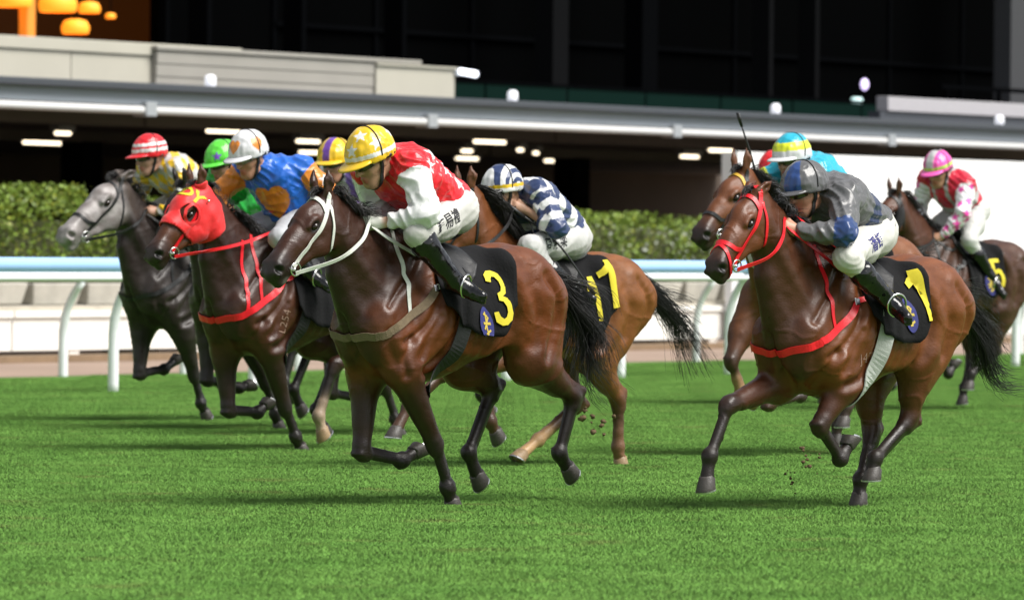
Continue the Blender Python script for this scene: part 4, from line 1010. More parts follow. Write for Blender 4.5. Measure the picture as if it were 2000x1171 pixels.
    cl = np.sin(s*5.1+z*4)+np.sin(s*2.3-z*7+2); t = t-.10*cl*front; c0 = np.stack([s, t, z], 1)
    sz = g_.uniform(.022, .050, n)[:, None]; A = g_.normal(size=(n, 3)); A /= np.linalg.norm(A, axis=1)[:, None]; B = np.cross(A, g_.normal(size=(n, 3))); B /= np.linalg.norm(B, axis=1)[:, None]
    V = np.stack([c0-A*sz, c0+B*sz*.55, c0+A*sz, c0-B*sz*.55], 1).reshape(-1, 3); F_ = np.arange(4*n).reshape(-1, 4)
    gap = (np.sin(s*1.9+z*5)+np.sin(s*3.7-z*6+1)+np.sin(s*.8+2)*.8 > 1.35) & front & (g_.random(n) < .8); c0[gap, 1] += .9
    base = np.array([.155, .235, .03])*(g_.uniform(.6, 1.35, n)[:, None]); yel = g_.random(n)[:, None]; base = np.where(yel > .82, base*[1.5, 1.15, 1.0], base)
    pale = (g_.random(n) < .16) & (s > 18) & (z < 1.75); base[pale] = np.array([.30, .33, .26])
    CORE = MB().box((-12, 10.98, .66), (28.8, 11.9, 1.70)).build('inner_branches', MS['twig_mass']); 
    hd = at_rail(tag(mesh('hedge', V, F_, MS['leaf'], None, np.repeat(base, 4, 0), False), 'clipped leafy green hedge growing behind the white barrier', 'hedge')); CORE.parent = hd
    # canopy: gutter, fascia, white pipe, soffit, columns
    cp = rthing('canopy', 'long grey canopy with a white pipe under its fascia', 'canopy', s=0, t=14.6)
    part(cp, 'gutter', MS['gutter'], (-14, 14.45, 3.555), (80, 14.75, 3.665), bevel=.02)
    part(cp, 'fascia', MS['fascia'], (-14, 14.6, 3.36), (80, 14.7, 3.555))
    part(cp, 'roof_deck', MS['gutter'], (-14, 14.75, 3.50), (80, 24, 3.60)); part(cp, 'soffit', MS['soffit'], (-14, 14.7, 3.36), (80, 60, 3.42))
    mm = MB(); mm.tube([(s_, -.02, 3.285) for s_ in np.linspace(-14, 80, 40)], .058, 12); mm.build('pipe', MS['pipe'], cp, True)
    for k in range(13): part(cp, 'bracket', MS['bracket'], (5.15+6.8*(k-2)-.12, 14.50, 3.20), (5.15+6.8*(k-2)+.12, 14.75, 3.40), bevel=.01)
    for k in range(8):
        for j in (0, 1): part(cp, 'beam', MS['soffit'], (-10+11*k, 18+9*j, 3.18), (1+11*k-.05, 18.3+9*j, 3.36))
    for k in range(11): part(cp, 'column', MS['col'], (-6+7.7*k, 27.0, 0), (-5.45+7.7*k, 27.5, 3.2))
    for k in range(18): part(cp, 'back_panel', MS['brown'], (-14+5.25*k, 44+.06*(k % 2), 0), (-14+5.25*(k+1)-.03, 44.3, 3.36))
    # strip lamps under the canopy
    lm = [(34.68, 29.71, 1.02), (28.2, 23.91, .34), (27.61, 20.1, .78), (34.57, 23.63, .58), (43.56, 30.33, .6), (35.6, 20.48, .84), (42.74, 25.99, .29), (42.04, 24.28, .14), (44.75, 25.78, .12), (49.9, 31.03, .69), (52.82, 30.74, .88), (48.53, 24.69, .56), (43.13, 20.53, .71)]
    lab = ['brightest strip lamp at far left under the canopy', 'small strip lamp at far left above a longer one', 'strip lamp above the silver cap with orange hearts', 'upper strip lamp left of the yellow cap', 'lower strip lamp left of the yellow cap', 'large bright strip lamp above the red starred jacket',
           'short lamp just under the large bright strip lamp', 'small round lamp right of the large bright strip lamp', 'smaller round lamp farthest right of the pair', 'strip lamp just above the red starred jacket', 'strip lamp above the navy and white striped cap', 'left strip lamp above the horse with yellow browband', 'strip lamp near the tip of the upright whip']
    for (s_, t_, w), l_ in zip(lm, lab):
        o = rthing('strip_lamp', l_, 'lamp', 'lamps under the canopy', s_, t_, 3.22); c = w*.75/ .83
        MB().box((-c*.62-.03, -.09, .03), (c*.62+.03, .09, .13)).build('casing', MS['bracket'], o); MB().tube([(-c*.6, 0, .0), (c*.6, 0, .0)], .030, 8).build('tube', MS['tube'], o, True)
    # things on the canopy roof
    w1 = rthing('roof_parapet', 'cream panelled parapet on the canopy roof at left', 'parapet', s=14, t=17)
    for k in range(10): part(w1, 'panel', MS['cream'], (4+2*k+.01, 17, 3.6), (6+2*k-.01, 17.25, 4.18))
    part(w1, 'top_panel', MS['cream'], (4, 16.96, 4.19), (24.0, 17.3, 4.37), bevel=.01)
    w2 = rthing('roof_box', 'long beige louvred box on the canopy roof', 'plant box', s=21, t=16.5)
    for k in range(3): part(w2, 'slat', MS['beige'], (21.85, 16.90-.012*k, 3.695+.19*k), (27.28, 16.98, 3.881+.19*k), bevel=.01)
    part(w2, 'lid', MS['beige'], (21.80, 16.84, 4.275), (28.5, 16.99, 4.34), bevel=.01); part(w2, 'end_panel', MS['beige'], (21.86, 16.95, 3.6), (27.28, 16.985, 4.27))
    w3 = rthing('roof_box', 'cream box at the right end of the louvred roof box', 'plant box', s=26.8, t=16.3)
    part(w3, 'side_panel', MS['cream'], (27.30, 16.86, 3.6), (29.42, 17.6, 4.22)); part(w3, 'lid', MS['cream'], (27.28, 16.82, 4.225), (29.46, 17.65, 4.262), bevel=.008)
    o = rthing('roof_lamp', 'bright white lamp at the end of the cream roof box', 'lamp', s=29.7, t=16.8, z=4.18); MB().tube([(-.22, 0, .02), (.22, 0, -.01)], [.05, .055], 12).build('lens', MS['flood'], o, True); MB().box((-.3, .02, -.05), (-.2, .12, .05)).build('arm', MS['bracket'], o)
    for (s_, l_) in ((20.97, 'white bollard lamp on the gutter left of the silver cap'), (28.65, 'white bollard lamp on the gutter near the cream roof box'), (36.44, 'white bollard lamp on the gutter above the turquoise cap'), (44.09, 'white bollard lamp on the gutter at far right')):
        o = rthing('bollard_lamp', l_, 'lamp', 'bollard lamps along the canopy gutter', s_, 15.2, 3.64); MB().tube([(0, 0, 0), (0, 0, .17), (0, 0, .20), (0, 0, .222)], [.082, .082, .07, .03], 14).build('globe', MS['bol'], o, True); MB().tube([(0, 0, -.04), (0, 0, .0)], .06, 10).build('foot', MS['bracket'], o)
    w4 = rthing('roof_parapet', 'pale lilac parapet on the canopy roof at right', 'parapet', s=43, t=17); part(w4, 'panel', MS['lilac'], (43.2, 17, 3.93), (60, 17.25, 4.19), bevel=.01); part(w4, 'base', MS['gutter'], (43.0, 17.05, 3.6), (60, 17.3, 3.92))
    w5 = rthing('roof_rail', 'grey metal rail above the lilac parapet', 'rail', s=47, t=18.2); part(w5, 'bar', MS['mull'], (47.2, 18.2, 4.46), (60, 18.26, 4.54))
    for k in range(7): part(w5, 'post', MS['mull'], (47.4+2*k, 18.2, 3.6), (47.46+2*k, 18.26, 4.46))
    # upper stand: glazed front, mullions, columns, balustrade
    st = rthing('grandstand', 'dark glazed grandstand front above the canopy', 'grandstand', s=0, t=24)
    for k in range(32):
        s_ = -14+3*k
        if 22 <= s_ < 31: continue
        for j in range(3): part(st, 'window', MS['glass'], (s_+.05, 24, 3.6+3.4*j), (s_+2.95, 24.06, 6.9+3.4*j))
        part(st, 'mullion', MS['mull'], (s_-.05, 23.94, 3.6), (s_+.05, 24.1, 13.8))
    part(st, 'parapet', MS['dark'], (-14, 23.9, 13.8), (82, 24.6, 15.5)); part(st, 'transom', MS['mull'], (34, 23.9, 5.22), (82, 24, 5.30)); part(st, 'back_wall', MS['dark'], (-14, 30, 3.6), (82, 30.4, 15.4)); part(st, 'ceiling', MS['dark'], (-14, 24.1, 13.82), (82, 30, 14))
    for s_, w, m_ in ((29.6, .12, 'mull'), (32.2, .12, 'mull'), (35.1, .12, 'mull'), (39.75, .5, 'col'), (42.7, .52, 'mull'), (47.15, .14, 'col'), (48.85, .14, 'col'), (56.6, .8, 'col2')): part(st, 'column', MS[m_], (s_, 22, 3.6), (s_+w, 22.4, 14))
    for k in range(8): part(st, 'balustrade_panel', MS['green'], (29.8+2.5*k, 20, 3.72), (29.8+2.5*k+2.44, 20.03, 4.20))
    part(st, 'handrail', MS['mull'], (29.8, 19.97, 4.21), (50, 20.05, 4.25))
    # amber room at left
    rm = rthing('lounge_room', 'amber lit lounge with lamp shades behind the cream parapet', 'room', s=26, t=25); 
    part(rm, 'back_wall', MS['amber_in'], (22.8, 29.2, 3.6), (37.2, 29.4, 9)); part(rm, 'side_wall', MS['dark'], (37.1, 24.1, 3.6), (37.2, 29.2, 9)); part(rm, 'drape', MS['amber_wall'], (27.62, 24.2, 3.6), (27.84, 24.4, 9), bevel=.03)
    for k, (s_, z_, w, l_) in enumerate(((26.95, 5.42, .30, 'amber lamp shade at the left edge of the lounge'), (28.05, 5.40, .33, 'wide amber lamp shade right of the amber drape'), (28.5, 5.02, .24, 'low amber lamp shade hanging nearest the parapet'), (28.85, 5.36, .19, 'small amber lamp shade beside the wide one'), (29.4, 5.25, .09, 'smallest amber lamp shade farthest from the drape'))):
        o = rthing('lamp_shade', l_, 'lamp', 'amber lamps in the lounge', s_+.45+.1*k, 24.3+.07*k, z_)
        V_, n = [], 18
        for r_, zz in ((.35, .16), (.8, .12), (1, 0), (.97, -.10), (.9, -.14)): V_ += [(w*r_*math.cos(i*2*math.pi/n), w*r_*math.sin(i*2*math.pi/n), zz*w/.3) for i in range(n)]
        mesh('shade', V_, [(a*n+i, a*n+(i+1) % n, (a+1)*n+(i+1) % n, (a+1)*n+i) for a in range(4) for i in range(n)], MS['amber'], o); MB().tube([(0, 0, .05), (0, 0, 3)], .012, 6).build('cord', MS['dark'], o)
    o = rthing('violet_lamp', 'round violet lamp glowing behind the green balustrade', 'lamp', s=49.05, t=21, z=4.62)
    q = np.linspace(0, math.pi, 9); mesh('lens', [(.115*math.sin(a)*math.cos(b), .06*math.sin(a)*math.sin(b), .115*math.cos(a)) for a in q for b in np.linspace(0, 2*math.pi, 16, endpoint=False)], [(i*16+k, i*16+(k+1) % 16, (i+1)*16+(k+1) % 16, (i+1)*16+k) for i in range(8) for k in range(16)], MS['violet'], o); MB().tube([(0, .1, -1), (0, .1, 0)], .02, 8).build('stand', MS['mull'], o)
    o = rthing('teal_lamp', 'flat teal lamp just under the violet lamp', 'lamp', s=48.6, t=20.9, z=4.3); MB().tube([(-.13, 0, 0), (.13, 0, 0)], [.06, .06], 10).build('lens', MS['teal'], o, True); MB().box((-.03, .05, -.7), (.03, .09, 0)).build('stand', MS['mull'], o)
    # white hoarding
    hw = rthing('hoarding_wall', 'tall plain white hoarding under the canopy at right', 'wall', s=30.5, t=12.2)
    for k in range(9): part(hw, 'panel', MS['whitewall'], (30.5+2.4*k+.004, 12.2+.004*(k % 2), .05), (30.5+2.4*(k+1)-.004, 12.5, 2.93), bevel=.012)
    part(hw, 'plinth', MS['concrete'], (30.5, 12.25, -.01), (52.1, 12.45, .05))
    o = rthing('board_panel', 'plain white board standing at the barrier beside the red bridled horse', 'board', s=26.1, t=9.6); part(o, 'panel', MS['rail_white'], (26.1, 9.5, .04), (30.4, 9.62, .97), bevel=.01); part(o, 'foot', MS['board_low'], (26.3, 9.4, -.01), (26.4, 9.75, .04)); part(o, 'foot', MS['board_low'], (30.1, 9.4, -.01), (30.2, 9.75, .04))
build_setting()
def grass():
    """short blades: one square metre of turf, repeated by instancing on a grid of points over the part of the track in view"""
    g = np.random.default_rng(9); n = 7500; p = g.random((n, 2))-.5; a = g.random(n)*6.283; hgt = g.uniform(.007, .017, n); w = g.uniform(.0018, .0034, n); lean = g.normal(size=(n, 2))*.010
    cl = vnoise(np.c_[p, np.zeros(n)], 5, 2); hgt *= 1+cl*.8
    V = np.stack([np.c_[p[:, 0]-np.cos(a)*w, p[:, 1]-np.sin(a)*w, np.zeros(n)], np.c_[p[:, 0]+np.cos(a)*w, p[:, 1]+np.sin(a)*w, np.zeros(n)], np.c_[p+lean, hgt]], 1).reshape(-1, 3)
    src = tag(mesh('grass', V, np.arange(3*n).reshape(-1, 3), MS['blades'], None, None, False), kind='stuff')
    pts = []
    for y in np.arange(14.5, 72, 1.0):
        for x in np.arange(-15, 16, 1.0):
            if abs(x) < y*.12+5.5 and (-(x-RO[0])*.8225+(y-RO[1])*.5687) < 3.5: pts.append((x, y, 0))
    src.location = pts.pop(0); tag(src, 'short green turf blades at the near edge of the view', 'grass', kind='stuff')
    me = bpy.data.meshes.new('grass'); me.from_pydata(pts, [], []); o = tag(link(bpy.data.objects.new('grass', me)), 'short cut green grass blades covering the racetrack', 'grass', kind='stuff')
    t = bpy.data.node_groups.new('grass_blades', 'GeometryNodeTree'); t.interface.new_socket('Geometry', in_out='INPUT', socket_type='NodeSocketGeometry'); t.interface.new_socket('Geometry', in_out='OUTPUT', socket_type='NodeSocketGeometry')
    N = t.nodes; L = t.links; gi = N.new('NodeGroupInput'); go = N.new('NodeGroupOutput'); oi = N.new('GeometryNodeObjectInfo'); oi.inputs['Object'].default_value = src; oi.inputs['As Instance'].default_value = True
    ip = N.new('GeometryNodeInstanceOnPoints'); rv = N.new('FunctionNodeRandomValue'); rv.data_type = 'INT'; rv.inputs[4].default_value = 0; rv.inputs[5].default_value = 3
    mu = N.new('ShaderNodeMath'); mu.operation = 'MULTIPLY'; mu.inputs[1].default_value = math.pi/2; cx = N.new('ShaderNodeCombineXYZ'); L.new(rv.outputs[2], mu.inputs[0]); L.new(mu.outputs[0], cx.inputs['Z'])
    L.new(gi.outputs[0], ip.inputs['Points']); L.new(oi.outputs['Geometry'], ip.inputs['Instance']); L.new(cx.outputs[0], ip.inputs['Rotation']); L.new(ip.outputs[0], go.inputs[0])
    o.modifiers.new('blades', 'NODES').node_group = t
grass()
CLODS = [ (0.517, 33.0, 0.331, 0.055, 'brown clod of turf in the air behind the number 3 horse'),
(1.737, 31.0, 0.172, 0.034, 'brown clod of turf beside the folded foreleg of the red bridled horse'),
(1.598, 30.0, 0.116, 0.022, 'small clod low in front of the red bridled horse') ]
# ---------------------------------------------------------------- horses and riders
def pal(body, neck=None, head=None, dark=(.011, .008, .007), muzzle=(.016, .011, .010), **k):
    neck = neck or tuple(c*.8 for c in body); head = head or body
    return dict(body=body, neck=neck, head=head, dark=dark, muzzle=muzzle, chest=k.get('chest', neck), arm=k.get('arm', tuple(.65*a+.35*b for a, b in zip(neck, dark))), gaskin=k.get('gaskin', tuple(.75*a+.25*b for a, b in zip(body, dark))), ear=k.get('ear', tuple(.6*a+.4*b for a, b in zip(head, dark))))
SADDLE = 'saddle'
def dress(key, h, cfg, root, V, Q):
    """bridle, reins, breastplate, girth, saddle, cloth and hair"""
    b = bvh_of(V, Q); F, k, ax, up, lat = h['head']; T3 = h['T3']; j = cfg['joints']; mir = lambda P: P+[p*[1, -1, 1] for p in P[-2::-1]]
    hm = lambda P: [F(*p) for p in P]; br = cfg.get('bridle', 'strap_black'); w = .026
    B_ = thing('bridle', None, None); B_.parent = root
    hp = [(.46, -.088, .062), (.36, -.075, .085), (.22, -.045, .1), (.10, .0, .10), (.015, .045, .085), (-.03, .07, .045), (-.045, .075, 0)]
    strap('headpiece', hm(hp+[(u, v, -w_) for u, v, w_ in hp[-2::-1]]), b, w, M[br], B_, n=80)
    bb = [(.085, .01, .10), (.055, .065, .085), (.045, .10, .03), (.045, .102, 0)]
    strap('browband', hm(bb+[(u, v, -w_) for u, v, w_ in bb[-2::-1]]), b, cfg.get('bbw', .026), M[cfg.get('browband', br)], B_, n=50, th=.005)
    tl = [(.03, .03, .1), (.09, -.07, .10), (.17, -.17, .075), (.19, -.21, 0)]
    strap('throat_strap', hm(tl+[(u, v, -w_) for u, v, w_ in tl[-2::-1]]), b, .017, M[br], B_, n=50)
    if cfg.get('nose', True):
        nb = [(.36, -.075, .085), (.40, -.02, .08), (.415, .05, .04), (.415, .06, 0)]
        strap('noseband', hm(nb+[(u, v, -w_) for u, v, w_ in nb[-2::-1]]), b, .024, M[cfg.get('nosec', br)], B_, n=50)
        if cfg.get('grackle'):
            gb = [(.38, -.06, .09), (.46, -.02, .075), (.50, .03, .045), (.50, .045, 0)]; gl = [(.385, -.065, .085), (.45, -.10, .06), (.50, -.14, .03), (.50, -.15, 0)]
            strap('nose_strap', hm([(.43, .06, .0), (.46, .03, .06), (.50, -.05, .075), (.52, -.12, .04), (.52, -.15, 0), (.52, -.12, -.04), (.50, -.05, -.075), (.46, .03, -.06)]), b, .020, M[br], B_, n=60, closed=True)
    for s in (1, -1):
        c = F(.475, -.088, s*.082); ring('bit_ring', c, lat*s+ax*.1, .036*k, .0045, M['metal'], B_)
    MB().tube([F(.475, -.088, .082), F(.49, -.085, 0), F(.475, -.088, -.082)], .009, 8).build('bit', M['metal'], B_, True)
    # reins, one down each side of the neck to the hands
    R_ = thing('reins', None, None); R_.parent = root
    for s, q in ((1, 'ML'), (-1, 'MR')):
        hnd = np.array(j[q]); bit = F(.495, -.10, s*.088); low = bit+(hnd-bit)*.45+np.array([0, s*.07, -.05]); m2 = bit+(hnd-bit)*.80+np.array([0, s*.05, -.05]); m2[1] = s*max(abs(m2[1]), .10)
        P = [bit, low, m2, hnd+[.01, 0, -.02], hnd+[-.015, 0, .02]]
        strap('rein', P, b, .022, M[cfg.get('reinc', br)], R_, n=60, free=True, t=.006, th=.004)
    hl, hr = np.array(j['ML']), np.array(j['MR']); wz = T3(.06, 0, 1.5)
    if cfg.get('loop', True):
        lp = [hl+[-.02, .0, -.03], hl+[-.10, .06, -.10], wz+[-.06, .16, -.05], wz+[-.14, .12, .02], hl+[-.14, .02, .0], .5*(hl+hr)+[-.06, 0, .03]]
        strap('rein', lp, b, .022, M[cfg.get('reinc', br)], R_, n=50, free=True, t=.006)
    # hood
    if cfg.get('hood'):
        L = np.stack([(V-F(0, 0, 0)) @ ax, (V-F(0, 0, 0)) @ up, (V-F(0, 0, 0)) @ lat], 1)/k
        eye = np.minimum(np.hypot(L[:, 0]-.205, L[:, 1]-.0), 9)
        ear = (L[:, 1] > .085) & (np.abs(L[:, 2]) > .02) & (L[:, 0] < .06)
        ok = (L[:, 0] > -.05) & (L[:, 0] < .345+.25*np.clip(L[:, 1], -1, .06)) & (L[:, 1] > -.26-.0) & ~((eye < .062) & (np.abs(L[:, 2]) > .03)) & ~ear & (L[:, 1]+.9*(L[:, 0]+.06) > -.14) & (L[:, 1] < .13)
        fq = ok[Q].all(1); N = vnormals(V, Q); Qh = Q[fq]; u, inv = np.unique(Qh, return_inverse=True); Qh = inv.reshape(-1, 4)
        Vh = V[u]+N[u]*(.010+vnoise(V[u], 16, 3)[:, None]*.010); ed = {}
        for f in Qh.tolist():
            for a_ in range(4): e = tuple(sorted((f[a_], f[(a_+1) % 4]))); ed[e] = ed.get(e, 0)+1
        nb_ = {}
        for (a_, c_), n_ in ed.items():
            if n_ == 1: nb_.setdefault(a_, []).append(c_); nb_.setdefault(c_, []).append(a_)
        for _ in range(6):
            W = Vh.copy()
            for a_, l_ in nb_.items(): W[a_] = .5*Vh[a_]+.5*Vh[l_].mean(0)
            Vh = W
        hd = solid(mesh('hood', Vh, Qh, M['hood'], root), .008, 1); hb = bvh_of(Vh, Qh)
        for s in (1, -1):
            strap('eye_cup_rim', [F(.205+.062*math.cos(t), .062*math.sin(t), s*.1) for t in np.linspace(0, 2*math.pi, 12, endpoint=False)], b, .020, M['hood'], hd, n=40, closed=True, th=.008, t=.012)
        decal('lettering', text_mesh('DY', .115, .02, .003), hb, F(.085, .10, .012), -up*.10-ax*.0+lat*.99, -ax, M['num'], hd, .012) if False else None
        n_ = unit(up*.60+lat*.80); ey = unit(-ax-n_*(-ax @ n_)); decal('lettering', text_mesh('DY', .13, .015, .004), hb, F(.095, .080, .060), np.cross(ey, n_), ey, M['num'], hd, .013)
        for s in (1, -1): MB().tube([F(.05, -.02, s*.112), F(.05, -.02, s*.122)], [.011, .008], 10).build('stud', M['metal'], hd, True)
    if cfg.get('cheekroll'):
        for s in (1, -1): MB().tube(spline([F(.11, -.0, s*.115), F(.22, -.06, s*.125), (F(.34, -.09, s*.11))], 9), [.02, .034, .04, .042, .043, .042, .04, .034, .02], 12).build('cheek_roll', M['fleece'], B_, True)
    # breastplate
    if cfg.get('breast'):
        P = thing('breastplate', None, None); P.parent = root; bc = cfg['breast']; nx = np.array
        side = [T3(-.17, .27, 1.46), T3(-.08, .275, 1.38), T3(.0, .27, 1.31)]; fr = [T3(.0, .27, 1.31), T3(.11, .26, 1.21), T3(.24, .235, 1.12), T3(.35, .13, 1.065), T3(.39, 0, 1.055)]
        strap('chest_band', mir(fr), b, cfg.get('bw', .046), M[bc], P, n=110, th=.004, t=.008, taut=30)
        for s in (1, -1):
            strap('girth_strap', [p*[1, s, 1] for p in side], b, .030, M[cfg.get('breast2', bc)], P, n=24, th=.005)
            ns = [T3(.16, .03, 1.60), T3(.19, .12, 1.50), T3(.20, .22, 1.34), T3(.19, .25, 1.16)]
            strap('neck_strap', [p*[1, s, 1] for p in ns], b, .024, M[cfg.get('breast2', bc)], P, n=40)
            if cfg.get('breast3'): ns = [T3(.28, .06, 1.56), T3(.30, .15, 1.42), T3(.31, .21, 1.26), T3(.31, .17, 1.09)]; strap('neck_strap', [p*[1, s, 1] for p in ns], b, .026, M[bc], P, n=40)
            bk = fr[0]*[1, s, 1]; loc, n_, _, _ = b.find_nearest(Vector(bk)); n_ = np.array(n_); e1 = unit(np.cross(n_, [0, 0, 1.])); Mx = Matrix([[*e1, 0], [*np.cross(n_, e1), 0], [*n_, 0], [0, 0, 0, 1]]).transposed(); Mx.translation = Vector(np.array(loc)+n_*.010)
            MB().box((-.022, -.02, -.004), (.022, .02, .006), Mx).build('buckle', M['metal'], P, bevel=.003)
    # saddle, girth, cloth
    g = [T3(-.28, .0, 1.56), T3(-.27, .2, 1.46), T3(-.22, .30, 1.2), T3(-.12, .28, .92), T3(-.05, .15, .74), T3(-.04, 0, .72)]
    strap('girth', g+[p*[1, -1, 1] for p in g[-2:0:-1]], b, cfg.get('gw', .075), M[cfg.get('girth', 'strap_black')], root, n=90, closed=True, th=.006, t=.004)
    c0, c1, cl = cfg.get('cloth', (-.10, -.66, .66))
    Vc, Qc, nv = drape(b, T3, c0, c1, lambda u: cl*(.86+.14*math.sin(min(u*1.9, 1)*math.pi/2))*(1-.10*max(0, u-.75)/.25), seed=len(key)+ord(key[0]), wr=.017)
    cl_ = solid(mesh('saddle_cloth', Vc, Qc, M['cloth'], root), .006); cb = bvh_of(Vc, Qc)
    for dg in cfg.get('digits', ()):
        d_, x, y, z, hh, ww, lean = dg; s = 1 if y > 0 else -1; ex = np.array([-s*math.cos(lean), 0, math.sin(lean)*1.]); ey = np.array([0, -.25*s, 1.])+[-math.sin(lean)*-s, 0, 0]
        decal('number_print', shapes_mesh(digit(d_, hh, ww), .018), cb, T3(x, y, z), ex, ey, M['num'], cl_, .010, .3)
    for (x, y, z) in cfg.get('crest', ()):
        s = 1 if y > 0 else -1; ex = np.array([-s*.97, 0, .2]); ey = np.array([.2, -.2*s, 1.])
        decal('crest_print', shapes_mesh(ellipse(.052, .098), .016), cb, T3(x, y, z), ex, ey, M['blue'], cl_, .009, .3)
        gold = [[(-.032, -.02), (-.020, -.03), (.03, .03), (.022, .042)], [(-.03, .018), (-.03, .004), (.034, -.012), (.034, .004)], [(-.007, .07), (-.007, -.062), (.007, -.062), (.007, .07)], [(-.024, .058), (-.014, .066), (.024, .046), (.02, .034)], [(-.022, -.05), (-.016, -.062), (.026, -.046), (.024, -.034)]]
        decal('crest_emblem', shapes_mesh(gold[2:3], .02), cb, T3(x, y, z), ex, ey, M['gold'], cl_, .0115, .3)
        for gq in gold[:2]+gold[3:]: decal('crest_emblem', shapes_mesh([gq], .02), cb, T3(x, y, z), ex, ey, M['gold'], cl_, .012, .3)
    Vs, Qs, nvs = drape(b, T3, -.03, -.42, lambda u: .34*(.62+.38*math.sin(u*math.pi)), 26, 40, .022, .003, .012, 3)
    sd = solid(mesh('saddle', Vs, Qs, M['leather'], root), .016)
    se = [T3(-.04, 0, 1.60), T3(-.14, 0, 1.595), T3(-.28, 0, 1.575), T3(-.42, 0, 1.60), T3(-.47, 0, 1.635)]
    V2, F2 = tube(spline([p+[0, 0, .012] for p in se], 14), [.03, .045, .06, .075, .085, .09, .095, .1, .1, .1, .1, .095, .09, .06], 14, .42); mesh('seat', V2, F2, M['leather'], sd)
    for (ir, sdv, kn), s in zip(cfg['irons'], (1, -1)):
        ring('stirrup_iron', ir+[0, 0, .012], np.cross(sdv, [0, 0, 1.])+[0, 0, .2], .062, .007, M['metal'], sd)
        q = T3(-.20, s*.27, 1.40); P = spline([q, .5*(q+ir)+[0, s*.02, .02], ir+[0, 0, .07]], 14); V2, F2 = ribbon(P, np.tile([0, float(s), .2], (14, 1)), .022, .004); mesh('stirrup_leather', V2, F2, M['leather'], sd)
    # brand mark on the shoulder
    if cfg.get('brand'):
        t_, c, ang, sz = cfg['brand']; ex = np.array([-math.cos(ang), 0, math.sin(ang)]); decal('brand', text_mesh(t_, sz, .012, -.0015), b, T3(*c), ex, np.array([math.sin(ang), -.2, math.cos(ang)]), M['brand'], root, .002, .3)
    # mane and forelock
    xs = np.linspace(h['poll'][0]-.06, T3(.06, 0, 0)[0], 13); gd = []
    for i, x in enumerate(xs):
        hit = b.ray_cast(Vector((x, .0, 3)), Vector((0, 0, -1)), 4)[0]
        if hit is None: continue
        p = np.array(hit)+[0, 0, -.02]; ml = cfg.get('ml', 1.); gd.append([p, p+[-.015, .030, .028], p+[-.05*ml, .050+.012*ml, .034-.030*ml], p+[-.09*ml-.02, .068+.02*ml, .05-.125*ml]])
    strands('mane', gd, int(cfg.get('nh', 420)*.8), root, (.007, .022), .0028, 8, 3+ord(key[0]), wav=.018, lens=(.4, .95))
    fl = [[F(-.02, .075, .01), F(.0, .105, .015), F(.04, .115, .02), F(.09, .105, .035)], [F(-.02, .075, -.01), F(.0, .10, -.015), F(.03, .112, -.01), F(.07, .107, .005)]]
    strands('forelock', fl, 60, root, (.010, .010), .0022, 7, 5, wav=.006)
    # tail
    r0 = T3(-1.24, 0, 1.37); tp = h.get('tail'); tp = [np.array(p) for p in tp[1:]] if tp else [r0+[-.22, .02, -.02], r0+[-.42, .0, -.14], r0+[-.60, 0, -.34], r0+[-.72, .02, -.55]]
    G = [[r0, r0+[-.07, 0, .015]]+[p+o for p in tp] for o in (np.array([.0, .03, .03]), np.array([0, -.03, 0]), np.array([-.0, .02, -.05]), np.array([.03, .05, -.10]))]
    strands('tail', G, int(cfg.get('nt', 620)*.75), root, (.016, cfg.get('ts', .075)), .0024, 12, 8+ord(key[0]), wav=.035, lens=(.5, 1.05))
def rider_joints(cfg, dz): return jockey_pose(cfg['j'], dz)
def build_pair(key, C, first=True):
    P = POSE[key]; h = dict(P); h.update(C.get('h', {})); h['pal'] = C['pal']; rz = math.pi+math.radians(P['th']); dz = h.setdefault('dz', -.10)
    ddz = dz+.10
    for q in ('LF', 'RF', 'LH', 'RH'):
        if not h[q]:
            src = np.array(POSE[C.get('legs', 'C')][q]); h[q] = [tuple(p) for p in src+np.array([0, 0, max(ddz, 0)*.6])]
    loc = (*P['org'], 0); root = thing('racehorse', C['hlabel'], 'horse', 'racehorses galloping on the turf', loc, rz)
    V, Q, col = horse_body(h, C.get('vox', .011)); mesh('body', V, Q, M['coat'], root, col)
    F, k, ax, up, lat = h['head']
    for s in (1, -1):
        c = F(.203, .002, s*.0765); n = 16; q = np.linspace(0, math.pi, 10); r = .0245*k
        mesh('eye', [c+r*(lat*s*math.cos(a)+ax*1.15*math.sin(a)*math.cos(t)+up*.85*math.sin(a)*math.sin(t)) for a in q for t in np.linspace(0, 2*math.pi, n, endpoint=False)], [(i*n+m, i*n+(m+1) % n, (i+1)*n+(m+1) % n, (i+1)*n+m) for i in range(9) for m in range(n)], M['eye'], root)
    for q, jo in h['J'].items():
        s = h.get('sock', {}).get(q); o = hoof('hoof', jo[-2], jo[-1], (.30, .20, .11) if s is not None else (.05, .043, .038), root)
    R = C['rider']; R['j'] = P['j']; R['dz'] = dz; R['near'] = C.get('near', 0); R['vox'] = C.get('jvox', .009)
    jr, jj = build_jockey(key, R, loc, rz, dz)
    C['joints'] = jj; C['irons'] = [R['_irons'][0], R['_irons'][1]]
    dress(key, h, C, root, V, Q)
    if R.get('whip'):
        pts, wl = R['whip']; W = thing('whip', wl, 'whip', 'riding whips', loc, rz); p = [np.array(x) if not isinstance(x, str) else np.array(jj[x]) for x in pts]
        MB().tube(spline(p, 14), np.linspace(.0095, .0055, 14), 8).build('shaft', M['rubber'], W, True)
        d = unit(p[-1]-p[-2]); MB().tube([p[-1], p[-1]+d*.05, p[-1]+d*.10], [.013, .016, .014], 8, .5).build('flap', M['leather'], W, True); d0 = unit(p[1]-p[0]); MB().tube([p[0]-d0*.07, p[0]+d0*.09], .013, 8).build('grip', M['rubber'], W, True)
    return root
W_ = (.80, .80, .80)
